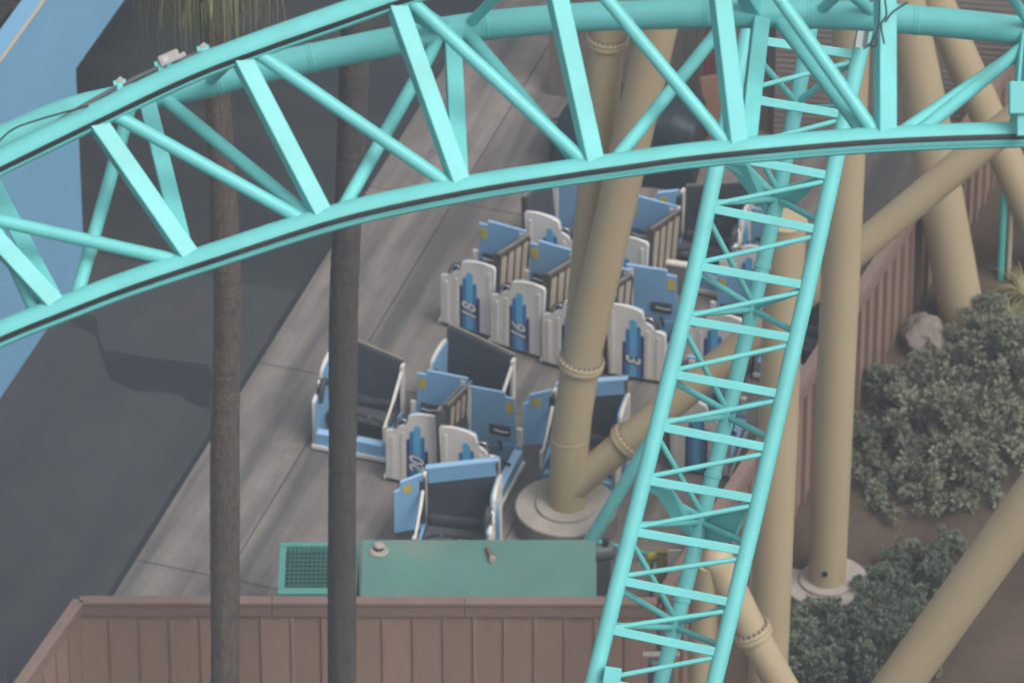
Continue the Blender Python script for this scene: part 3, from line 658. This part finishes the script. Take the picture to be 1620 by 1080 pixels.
car('ride car seen through the descending track directly right of car 3', 'A', 'left', (1085, 596), (1160, 614))
car('ride car seen through the upper rungs of the descending track', 'A', 'left', (1140, 488), (1214, 506))
fcar = car('ride car with dark seat and open door turned to the camera behind car 3', 'O', 'near', (1060, 452), (1150, 470))
car('open ride car turned to the camera at the far left, beside the dark palm trunk', 'N', 'near', (491, 704), (614, 728)).scale = (1, 1.05, .93)
car('open ride car with charcoal back, turned to the camera behind car 20', 'N', 'near', (664, 690), (782, 718)).scale = (1, 1.05, .93)
car('white and blue ride car numbered 20 at the left of the front group', 'A', 'left', (612, 757), (696, 774), '20')
car('white and blue ride car back to back with car 20, facing right', 'B', 'right', (706, 788), (785, 803))
pcar = car('open ride car with its blue door swung out, between bent column and diagonal strut', 'O', 'near', (852, 772), (976, 790))
qcar = car('open ride car with its blue door swung out, directly behind the green cabinet', 'O', 'near', (650, 908), (780, 922))
car('ride car low behind the descending track, right of the strut', 'B', 'right', (1068, 742), (1148, 754))
car('dark ride car between the thick upright column and the fence top', 'B', 'near', (1200, 596), (1300, 614))
for o, nme, sd_ in NUMS: number(o, nme, sd_)
def open_door(c, ang, band=True):
    # the gate swung out on its hinge, and the blue band along the top of the back
    hx, hy = HW+.0, YBK+.16; P = lambda u, z, o: Vector((hx+u*math.cos(ang)-o*math.sin(ang), hy+u*math.sin(ang)+o*math.cos(ang), z))
    pts = [(0, .40), (.42, .40), (.42, 1.16), (.34, 1.19), (.33, 1.32), (0, 1.40)]
    bm = nb(); A = [bm.verts.new(P(u, v, 0)) for u, v in pts]; B = [bm.verts.new(P(u, v, .045)) for u, v in pts]
    bm.faces.new(A); bm.faces.new(B[::-1])
    for i in range(6): bm.faces.new((A[i], B[i], B[(i+1) % 6], A[(i+1) % 6]))
    d = obj('door', bm, BLUE, c)
    bm = nb(); tube(bm, [P(u, v, .022) for u, v in pts[1:]], .024, 6); obj('door_trim', bm, BLUETRIM, d)
    bm = nb(); A = [bm.verts.new(P(u, v, .046)) for u, v in ((.17, 1.12), (.30, 1.10), (.30, 1.24), (.17, 1.27))]; B = [bm.verts.new(v.co+(P(0, 0, .052)-P(0, 0, .046))) for v in A]
    bm.faces.new(A); bm.faces.new(B[::-1])
    for i in range(4): bm.faces.new((A[i], B[i], B[(i+1) % 4], A[(i+1) % 4]))
    obj('warning_sticker', bm, YEL, d)
    bm = nb(); box(bm, hx-.06, hx+.02, hy-.03, hy+.07, .5, 1.30, bev=.01); obj('hinge_plate', bm, CHAR, d)
    if band:
        obj('back_band', slab(-HW+.075, HW-.075, lambda q: zback(q)-.24, lambda q: zback(q)+.0, .035, .075, .05, .07), BLUE, c)
        obj('band_trim', slab(-HW+.05, HW-.02, lambda q: zback(q)+.001, lambda q: zback(q)+.03, -.03, .08, .07, .07), BLUETRIM, c)
open_door(pcar, .30); open_door(qcar, .45); open_door(fcar, .2, False)
lp = thing('barrier_rail', 'long low white barrier standing on edge behind car 3', 'barrier', G(1010, 458), 0)
bm = nb(); box(bm, .02, .80, 0, .05, .06, .56, bev=.012); obj('panel', bm, FOOTS, lp); bm = nb(); box(bm, 0, .82, -.02, .09, .56, .63, bev=.018); obj('top_moulding', bm, WHITE, lp)
lp.rotation_euler = (0, 0, R(-15))

# ------------------------------------------------------------------ green cabinet with grille
ZC = 1.55; g0 = G(570, 946, ZC); g1 = G(944, 947, ZC); g2 = G(572, 853, ZC)
cab = thing('green_cabinet', 'long faded green equipment cabinet with flat lid behind the front fence', 'cabinet', (g0.x, g0.y, 0), 0)
wc = g1.x-g0.x; dc = g2.y-g0.y
bm = nb(); box(bm, .02, wc-.02, .03, dc-.02, 0, ZC-.05); obj('body', bm, GREEN2, cab)
bm = nb(); box(bm, 0, wc, 0, dc, ZC-.05, ZC, bev=.012); lid = obj('lid', bm, GREEN, cab)
c = G(599, 872, ZC); v = Vector((c.x-g0.x, c.y-g0.y, ZC))
bm = nb(); lathe(bm, [(.14, 0), (.15, .015), (.13, .035)], 24, v); vb = obj('vent_cap', bm, FOOT, lid)
bm = nb(); lathe(bm, [(.075, .03), (.075, .09)], 18, v+Vector((0, .02, 0))); obj('vent_neck', bm, BLACK, vb)
bm = nb(); lathe(bm, [(.08, .09), (.085, .10), (.06, .125)], 18, v+Vector((.01, .02, 0))); obj('vent_hat', bm, FOOT, vb)
a_ = G(771, 866, ZC+.05); b_ = G(779, 884, ZC+.05); st = thing('loose_rod', 'short brown rod lying on the green cabinet lid', 'rod', (0, 0, 0))
bm = nb(); tube(bm, [a_, b_], .035, 12); obj('rod', bm, RUST, st, smooth=True)
bm = nb(); lathe(bm, [(.05, -.03), (.055, 0), (.05, .03)], 14, b_, (b_-a_).normalized()); obj('knob', bm, FOOT, st)
ZG = 1.42; h0 = G(439, 938, ZG); h1 = G(567, 938, ZG); h2 = G(443, 857, ZG); h3 = G(560, 857, ZG)
gl = thing('grille_unit', 'green framed ventilation grille joined to the left end of the cabinet', 'grille', (h0.x, h0.y, 0))
wg = h1.x-h0.x-.02; dg = h2.y-h0.y
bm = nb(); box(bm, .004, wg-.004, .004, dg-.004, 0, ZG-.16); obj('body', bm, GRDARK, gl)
for (x0, x1, y0, y1) in ((0, wg, 0, .14), (0, wg, dg-.09, dg), (0, .10, .142, dg-.092), (wg-.10, wg, .142, dg-.092)):
    bm = nb(); box(bm, x0, x1, y0, y1, ZG-.10 if y0 or x0 or y1 > .2 else ZG-.10, ZG, bev=.008); obj('frame_bar', bm, GREEN2, gl)
bm = nb(); box(bm, .0, wg, -.004, .02, 0, ZG-.11); obj('front_panel', bm, GREEN2, gl)
nx, ny = 14, 9
for k in range(nx):
    bm = nb(); x = .10+(k+1)*(wg-.2)/(nx+1); box(bm, x-.007, x+.007, .13, dg-.08, ZG-.06, ZG-.035); obj('grille_bar', bm, GRBAR, gl)
for k in range(ny):
    bm = nb(); y = .14+(k+1)*(dg-.23)/(ny+1); box(bm, .09, wg-.09, y-.007, y+.007, ZG-.052, ZG-.026); obj('grille_bar', bm, GRBAR, gl)

# ------------------------------------------------------------------ things at the foot of the descending track
tp_ = thing('teal_strut', 'dull teal strut leaning down to the green cabinet end', 'strut')
Yt = G(928, 930).y+.6
bm = nb(); tube(bm, [PY(915, 895, Yt), PY(932, 858, Yt), PY(1010, 728, Yt), PY(1040, 680, Yt)], .105, 18); obj('tube', bm, TEAL, tp_, smooth=True)
bm = nb(); tube(bm, [PY(940, 855, Yt), PY(1045, 880, Yt)], .04, 10); obj('tie_rod', bm, TEAL2, tp_, smooth=True)
mv = thing('valve_motor', 'small dark teal motor beside the green cabinet right end', 'motor', G(955, 935))
bm = nb(); c = Vector((0, 0, .75)); lathe(bm, [(.10, -.16), (.13, -.14), (.13, .12), (.08, .16)], 18, c, Vector((1, .2, 0))); obj('housing', bm, DGREY, mv)
bm = nb(); box(bm, -.10, .10, -.10, .10, 0, .64, bev=.01); obj('pedestal', bm, DGREY, mv)
bm = nb(); lathe(bm, [(.05, 0), (.05, .12)], 12, (0.02, 0, .86)); obj('cap', bm, BLACK, mv)
OLIVE = mat('dull_yellow_paint', (.27, .215, .06), .6, .2, 6)
yp = thing('yellow_post', 'dull yellow post standing behind the track rungs at the fence', 'post', G(1046, 960))
bm = nb(); box(bm, -.075, .075, -.05, .05, 0, 1.05, bev=.012); obj('post', bm, OLIVE, yp)
bm = nb(); box(bm, -.09, .09, -.06, .06, 1.05, 1.08, bev=.008); obj('cap', bm, OLIVE, yp)
yb_ = thing('yellow_buoy', 'round yellow cap on a thin stem left of the yellow post', 'marker', G(1030, 950))
bm = nb(); lathe(bm, [(.03, .75), (.075, .78), (.08, .84), (.05, .89), (.01, .9)], 16); obj('cap', bm, YEL, yb_, smooth=True)
bm = nb(); lathe(bm, [(.02, 0), (.02, .76)], 10); obj('stem', bm, DGREY, yb_)
wp = thing('notice_board', 'small blank white notice board right of the yellow post', 'sign', G(1066, 965))
bm = nb(); box(bm, -.10, .10, -.012, .012, .86, 1.14, bev=.004); obj('panel', bm, WHITE, wp)
bm = nb(); box(bm, -.02, .02, .013, .05, 0, 1.1); obj('stake', bm, DGREY, wp)
fl = thing('flood_light', 'grey flood light with flat top bracket at the bottom edge behind the track', 'light', PY(1045, 1120, Yv-.3))
zb0 = PY(1045, 1120, Yv-.3).z; T_ = PY(1046, 1036, Yv-.3).z-zb0
bm = nb(); box(bm, -.26, .26, -.05, .05, T_, T_+.035, bev=.006); obj('top_plate', bm, RAILM, fl)
bm = nb(); box(bm, -.15, .15, -.10, .08, T_-.46, T_-.06, bev=.02); obj('body', bm, DGREY, fl)
for sx in (-1, 1):
    bm = nb(); box(bm, sx*.16-.025, sx*.16+.025, -.03, .03, T_-.55, T_-.001); obj('arm', bm, DGREY, fl)
bm = nb(); lathe(bm, [(.05, -.1), (.11, -.07), (.13, .03), (.12, .06)], 18, (0, -.13, T_-.26), Vector((0, -.9, -.3))); obj('lamp_head', bm, DGREY, fl)
bm = nb(); box(bm, -.05, .05, -.05, .05, -1.2-zb0, T_-.56); obj('pole', bm, DGREY, fl)

# ------------------------------------------------------------------ palms
def palm(label, px, base, r0, r1_, m, crown_px, seedv, skirt=True):
    Y = G(*base).y; pts = spl([PY(x, y, Y) for x, y in px], 10); rnd = random.Random(seedv)
    t = thing('palm_tree', label, 'palm tree', (0, 0, 0), 0, 'palms in front of the fence')
    n = len(pts); dense = []
    for i in range(n-1):
        for k in range(7): dense.append(pts[i].lerp(pts[i+1], k/7))
    nn = len(dense); bm = nb(); ph = [rnd.uniform(0, 6.3) for _ in range(4)]
    off = [rnd.uniform(-.022, .028) for _ in range(nn)]
    def rf(i, a): return 1 + off[i] + .018*math.sin(7*a+ph[0]+i*.05) + .018*math.sin(13*a+ph[1]-i*.04) + .025*math.sin(i*.045+ph[2])
    tube(bm, dense, [r0+(r1_-r0)*i/nn for i in range(nn)], 26, rfun=rf); obj('trunk', bm, m, t, smooth=True)
    top = pts[-1]; axis = Vector((0, 0, 1))
    if skirt:
        # hanging dry skirt: thin tapering leaf ribbons
        for nm_, mm, cnt, lo, hi, rad in (('dry_skirt', FROND2, 420, .4, 1.0, .55), ('drooping_fronds', FROND, 620, .5, 1.15, .95)):
            bm = nb()
            for k in range(cnt):
                a = rnd.uniform(0, 2*math.pi); rr = r1_+rad*rnd.random()**.7; ln = rnd.uniform(lo, hi)
                p = top + Vector((math.cos(a)*rr, math.sin(a)*rr, rnd.uniform(-.3, .5)+.2)); wv = Vector((-math.sin(a), math.cos(a), 0))*rnd.uniform(.010, .022)
                bend = Vector((math.cos(a), math.sin(a), 0))*rnd.uniform(-.12, .18); prev = None
                for q in range(5):
                    f = q/4; c_ = p + Vector((0, 0, -ln*f)) + bend*math.sin(f*2.6); ww = wv*(1-.85*f)
                    cur = (bm.verts.new(c_-ww), bm.verts.new(c_+ww))
                    if prev: bm.faces.new((prev[0], prev[1], cur[1], cur[0]))
                    prev = cur
            obj(nm_, bm, mm, t)
    # fan leaves
    for k in range(22):
        a = k*2.4; el = R(rnd.uniform(5, 75)); dv = Vector((math.cos(a)*math.cos(el), math.sin(a)*math.cos(el), math.sin(el))); sdv = Vector((-math.sin(a), math.cos(a), 0)); upn = sdv.cross(dv)
        bm = nb(); st_ = top+Vector((0, 0, .55)); hub = st_+dv*.95; tube(bm, [st_, st_+dv*.5, hub], [.022, .016, .012], 5)
        for q in range(25):
            b2 = R(-80+q*160/24); d2 = dv*math.cos(b2)+sdv*math.sin(b2); e2 = (sdv*math.cos(b2)-dv*math.sin(b2))*.026; ln = .85*(1-.25*abs(b2))
            m1 = hub+d2*ln*.6+upn*.05; tip = hub+d2*ln+Vector((0, 0, -.30))
            v0, v1, v2, v3, v4 = (bm.verts.new(x_) for x_ in (hub-e2*.2, hub+e2*.2, m1+e2, m1-e2, tip))
            bm.faces.new((v0, v1, v2, v3)); bm.faces.new((v3, v2, v4))
        obj('fan_leaf', bm, FROND, t)
palm('brown palm trunk at left with drooping fronds at its top', [(356, 1290), (356, 1080), (356, 720), (360, 500), (355, 340), (345, 170), (338, 60), (334, -60)], (356, 1290), .212, .165, BARK, None, 3)
palm('darker palm trunk in the middle, passing before the green cabinet', [(541, 1330), (541, 1000), (542, 700), (544, 480), (552, 300), (561, 100), (566, -60), (570, -190)], (541, 1330), .20, .185, BARKD, None, 5)

# ------------------------------------------------------------------ shrubs in the planter
def shrub_mesh(seedv, wid=1.0, hei=.8, ncl=44, per=62):
    """loose mound of leaf rosettes with gaps between them"""
    rnd = random.Random(seedv); bm = nb(); cl = []
    for _ in range(ncl):
        a = rnd.uniform(0, 6.283); q = rnd.random()**.6; el = rnd.uniform(.02, 1.0)
        rr = wid*.55*q*(1.15-.45*el)*rnd.uniform(.75, 1.25)
        cl.append((Vector((math.cos(a)*rr, math.sin(a)*rr, .06+hei*el*(1-.45*q*q)*rnd.uniform(.7, 1.15))), rnd.uniform(.065, .125)))
    for c_, r_ in cl:
        out = Vector((c_.x*.8, c_.y*.8, .55)).normalized()
        for _ in range(per):
            d = (Vector((rnd.gauss(0, 1), rnd.gauss(0, 1), rnd.gauss(0, 1))).normalized()+out*.55).normalized(); p = c_+d*r_*rnd.uniform(.15, .6)
            ax = (d+Vector((rnd.uniform(-.35, .35), rnd.uniform(-.35, .35), rnd.uniform(-.2, .4)))).normalized(); s_ = ax.cross(Vector((rnd.uniform(-1, 1), rnd.uniform(-1, 1), .4))).normalized()
            ln = r_*rnd.uniform(.5, .95); wv = ln*.24; nrm = ax.cross(s_)*ln*.14
            a_ = bm.verts.new(p); b = bm.verts.new(p+ax*ln*.6+s_*wv+nrm); c2 = bm.verts.new(p+ax*ln); d2 = bm.verts.new(p+ax*ln*.6-s_*wv+nrm)
            bm.faces.new((a_, b, c2, d2))
    me = bpy.data.meshes.new('foliage'); bm.to_mesh(me); bm.free()
    bm = nb()
    for c_, r_ in cl: tube(bm, [(0, 0, -.1), c_*.5+Vector((0, 0, -.05)), c_], [.016, .010, .005], 4)
    ms = bpy.data.meshes.new('stems'); bm.to_mesh(ms); bm.free(); ms.materials.append(STEM); return me, ms
SH = [shrub_mesh(11), shrub_mesh(12, 1.15, .7), shrub_mesh(13, .95, .95), shrub_mesh(14, 1.25, .62, 50)]
for me, _ in SH: me.materials.append(LEAF)
SHD = []
for me, ms in SH:
    m2 = me.copy(); m2.materials.clear(); m2.materials.append(LEAFD); SHD.append((m2, ms))
spots = [(1420, 645, 1.5, 0, 'grey green shrub closest to the fence, below the boulder'), (1495, 615, 1.5, 0, 'grey green shrub just below the leaning column foot'), (1585, 600, 1.7, 0, 'broad grey green shrub at the right edge, upper planter'),
 (1405, 725, 1.4, 0, 'grey green shrub by the fence, beside the upright column'), (1478, 700, 1.8, 0, 'largest grey green shrub in the middle of the planter'), (1565, 695, 1.9, 0, 'wide grey green shrub right of the largest one'),
 (1625, 655, 1.7, 0, 'grey green shrub cut by the right edge of the picture'), (1435, 785, 1.2, 0, 'low shrub above the bare soil beside the upright column'), (1520, 765, 1.4, 0, 'low grey green shrub above the diagonal brace'),
 (1492, 555, 1.0, 0, 'small shrub left of the leaning column foot, by the boulder'), (1562, 528, 1.1, 0, 'small shrub right of the leaning column foot'), (1612, 545, 1.1, 0, 'small shrub below the yellow green strappy plant'),
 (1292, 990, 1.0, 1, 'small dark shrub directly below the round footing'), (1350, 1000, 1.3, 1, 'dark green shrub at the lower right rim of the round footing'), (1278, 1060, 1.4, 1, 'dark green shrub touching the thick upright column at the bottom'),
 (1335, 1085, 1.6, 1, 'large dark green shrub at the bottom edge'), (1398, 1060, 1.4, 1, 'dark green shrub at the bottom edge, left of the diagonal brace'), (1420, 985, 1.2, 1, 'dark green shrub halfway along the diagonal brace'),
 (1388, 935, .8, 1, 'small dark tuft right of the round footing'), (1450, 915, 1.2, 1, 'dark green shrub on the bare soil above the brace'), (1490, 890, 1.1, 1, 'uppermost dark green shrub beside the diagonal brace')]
rnd = random.Random(4)
for k, (px, py, s_, dk, lb) in enumerate(spots):
    p = soil(px, py+8)
    t = thing('shrub', lb, 'shrub', (p.x, p.y, p.z), rnd.uniform(0, 6.3), 'shrubs in the planter')
    sc = s_*.86; t.scale = (sc, sc, sc*rnd.uniform(.8, 1.0))
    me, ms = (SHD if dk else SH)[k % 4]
    obj('foliage', me, None, t); obj('stems', ms, None, t)
# boulder, edging, teal pole and a yellow-green plant
bp = soil(1465, 548)
bm = nb(); bmesh.ops.create_icosphere(bm, subdivisions=4, radius=1)
from mathutils import noise as mn
for v in bm.verts:
    v.co *= 1+.32*mn.noise(v.co*1.3)+.10*mn.noise(v.co*4); v.co.x *= .36; v.co.y *= .42; v.co.z *= .36
bo = obj('boulder', bm, ROCK); bo.location = (bp.x, bp.y, bp.z+.15); tag(bo, 'rough grey boulder at the fence foot among the shrubs', 'boulder')
po = thing('teal_pole', 'thin teal pole standing at the far end of the brown fence', 'pole', soil(1582, 440))
hpz = PY(1585, 292, soil(1582, 440).y).z-soil(1582, 440).z
bm = nb(); tube(bm, [(0, 0, -.2), (0, 0, hpz)], .062, 14); obj('tube', bm, TEAL2, po, smooth=True)
bm = nb(); tube(bm, [(.13, .02, -.2), (.13, .02, hpz*.8)], .04, 10); obj('drop_pipe', bm, BEIGE, po, smooth=True)
for q, (px, py, s_, lb) in enumerate(((1625, 470, 1.0, 'yellow green strappy plant at the right edge above the shrubs'), (1600, 505, .7, 'smaller yellow green strappy plant left of the larger one'))):
    p = soil(px, py); t = thing('strappy_plant', lb, 'plant', p, 0, 'strappy plants'); bm = nb()
    for k in range(90):
        a = rnd.uniform(0, 6.3); l_ = rnd.uniform(.5, 1.0)*s_; dr = Vector((math.cos(a), math.sin(a), 0)); wv = Vector((-math.sin(a), math.cos(a), 0))*.022; prev = None
        for f in (0, .3, .6, .85, 1):
            c_ = dr*l_*f*.9 + Vector((0, 0, l_*(1.1*f-.95*f*f*rnd.uniform(.8, 1.1)))); ww = wv*(1.02-f)
            cur = (bm.verts.new(c_-ww), bm.verts.new(c_+ww))
            if prev: bm.faces.new((prev[0], prev[1], cur[1], cur[0]))
            prev = cur
    obj('leaves', bm, YLEAF, t)
gp = G(18, 1085, 1.2); t = thing('strappy_plant', 'green leafy tip outside the fence at the lower left corner', 'plant', (gp.x, gp.y, 0), 0, 'strappy plants'); bm = nb()
for k in range(60):
    a = rnd.uniform(0, 6.3); l_ = rnd.uniform(.4, .8); dr = Vector((math.cos(a), math.sin(a), 0))*.35; wv = Vector((-math.sin(a), math.cos(a), 0))*.02; z0 = rnd.uniform(.2, 1.0)
    A = [bm.verts.new(Vector((0, 0, z0))-wv), bm.verts.new(Vector((0, 0, z0))+wv), bm.verts.new(dr*l_+Vector((0, 0, z0+l_*.6)))]; bm.faces.new(A)
obj('leaves', bm, FROND, t); bm = nb(); tube(bm, [(0, 0, 0), (0, 0, 1.2)], .02, 6); obj('stem', bm, STEM, t)

# ------------------------------------------------------------------ buildings and clutter behind the upper track
# lap-sided building at upper right
s0 = G(1300, 226); s1 = G(1640, 250); sdv = (s1-s0); sdv.z = 0; sdv.normalize()
sl = thing('siding_building', 'grey brown lap sided building behind the tan columns at upper right', 'building', (s0.x, s0.y, 0), math.atan2(sdv.y, sdv.x))
bm = nb(); box(bm, -.8, 9, .03, .3, 0, 6.2); obj('wall', bm, SIDING, sl)
for k in range(56):
    bm = nb(); z_ = .05+k*.107; v = [bm.verts.new(p) for p in ((-.8, -.022, z_), (9, -.022, z_), (9, .012, z_+.112), (-.8, .012, z_+.112), (-.8, .03, z_), (9, .03, z_), (9, .03, z_+.112), (-.8, .03, z_+.112))]
    for f in ((0,1,2,3), (7,6,5,4), (0,4,5,1), (1,5,6,2), (2,6,7,3), (3,7,4,0)): bm.faces.new([v[i] for i in f])
    obj('siding_board', bm, SIDING, sl)
# vertical board wall at top centre
v0 = G(868, 150); v1 = G(1300, 222); vd = (v1-v0); vd.z = 0; vd.normalize(); vl = (v1-v0).length
vw = thing('board_wall', 'grey brown vertical board wall at top centre behind the tan columns', 'wall', (v0.x, v0.y, 0), math.atan2(vd.y, vd.x))
nbd = 26; wv_ = vl/nbd
bm = nb(); box(bm, .003, wv_-.003, -.02, .02, 0, 5.2); me = bpy.data.meshes.new('board'); bm.to_mesh(me); bm.free(); me.materials.append(VBOARD)
for k in range(nbd):
    o = obj('board', me, None, vw); o.location = (k*wv_, rnd.uniform(-.012, .012), 0)
bm = nb(); box(bm, 0, vl, .03, .12, 0, 5.1); obj('backing', bm, DARKB, vw)
rp = G(1120, 215); rpo = thing('red_post', 'dark red timber post at top centre before the board wall', 'post', (rp.x, rp.y, 0))
bm = nb(); box(bm, -.09, .09, -.09, .09, 0, 2.6, bev=.012); obj('post', bm, REDP, rpo); bm = nb(); box(bm, -.12, .12, -.12, .12, 2.6, 2.68, bev=.01); obj('cap', bm, REDP, rpo)
bb = thing('leaning_board', 'reddish brown timber board leaning beside the dark covered cart', 'board')
Yq = G(1140, 250).y; bm = nb(); beam(bm, PY(1142, 258, Yq), PY(1122, 120, Yq+.4), .32, .08, Vector((0, -1, .3)), .01); obj('plank', bm, RUST, bb)
# covered cart: dark rounded vinyl cover over a frame
cc = G(1000, 262); ct = thing('covered_cart', 'dark glossy covered cart parked behind the tan columns near the board wall', 'cart', (cc.x, cc.y, 0), R(-10))
bm = nb(); nu, nv = 22, 12; rows = []
for i in range(nu+1):
    f = i/nu; x = -1.28+2.4*f; hgt = .55+.75*min(1, (f*2.6)**.6)*(1 if f < .85 else 1-(f-.85)*1.2); row = []
    for j in range(nv+1):
        a = math.pi*j/nv; ca, sa_ = math.cos(a), math.sin(a)
        y = .62*math.copysign(abs(ca)**.45, ca); z = hgt*abs(sa_)**.4 + .02*math.sin(i*1.7+j)
        row.append(bm.verts.new((x, y, .05+z)))
    rows.append(row)
for i in range(nu):
    for j in range(nv): bm.faces.new((rows[i][j], rows[i+1][j], rows[i+1][j+1], rows[i][j+1]))
bm.faces.new(rows[0]); bm.faces.new(rows[-1][::-1]); obj('cover', bm, TARP, ct, smooth=True)
for sx in (-.85, .75):
    for sy in (-.5, .5):
        bm = nb(); lathe(bm, [(.10, -.06), (.16, -.05), (.16, .05), (.10, .06)], 16, (sx, sy, .16), Vector((0, 1, 0))); obj('wheel', bm, BLACK, ct)
bm = nb(); tube(bm, spl([(-1.3, -.3, .5), (-1.36, -.1, .6), (-1.36, .2, .6), (-1.3, .4, .5)], 4), .02, 6); obj('handle', bm, BLACK, ct, smooth=True)

# ------------------------------------------------------------------ thin haze over the whole yard
HAZE = 0.0014
if HAZE > 0:
    bm = nb(); box(bm, -300, 300, -230, 430, -1.5, 75); hz = obj('haze', bm, None); hz['kind'] = 'stuff'
    m = bpy.data.materials.new('haze_air'); m.use_nodes = True; n = m.node_tree.nodes; n.remove(n['Principled BSDF'])
    pv = n.new('ShaderNodeVolumePrincipled'); pv.inputs['Density'].default_value = HAZE; pv.inputs['Color'].default_value = (.74, .86, .98, 1); pv.inputs['Anisotropy'].default_value = .2
    m.node_tree.links.new(pv.outputs[0], n['Material Output'].inputs['Volume']); hz.data.materials.append(m)
    hz.display_type = 'WIRE'
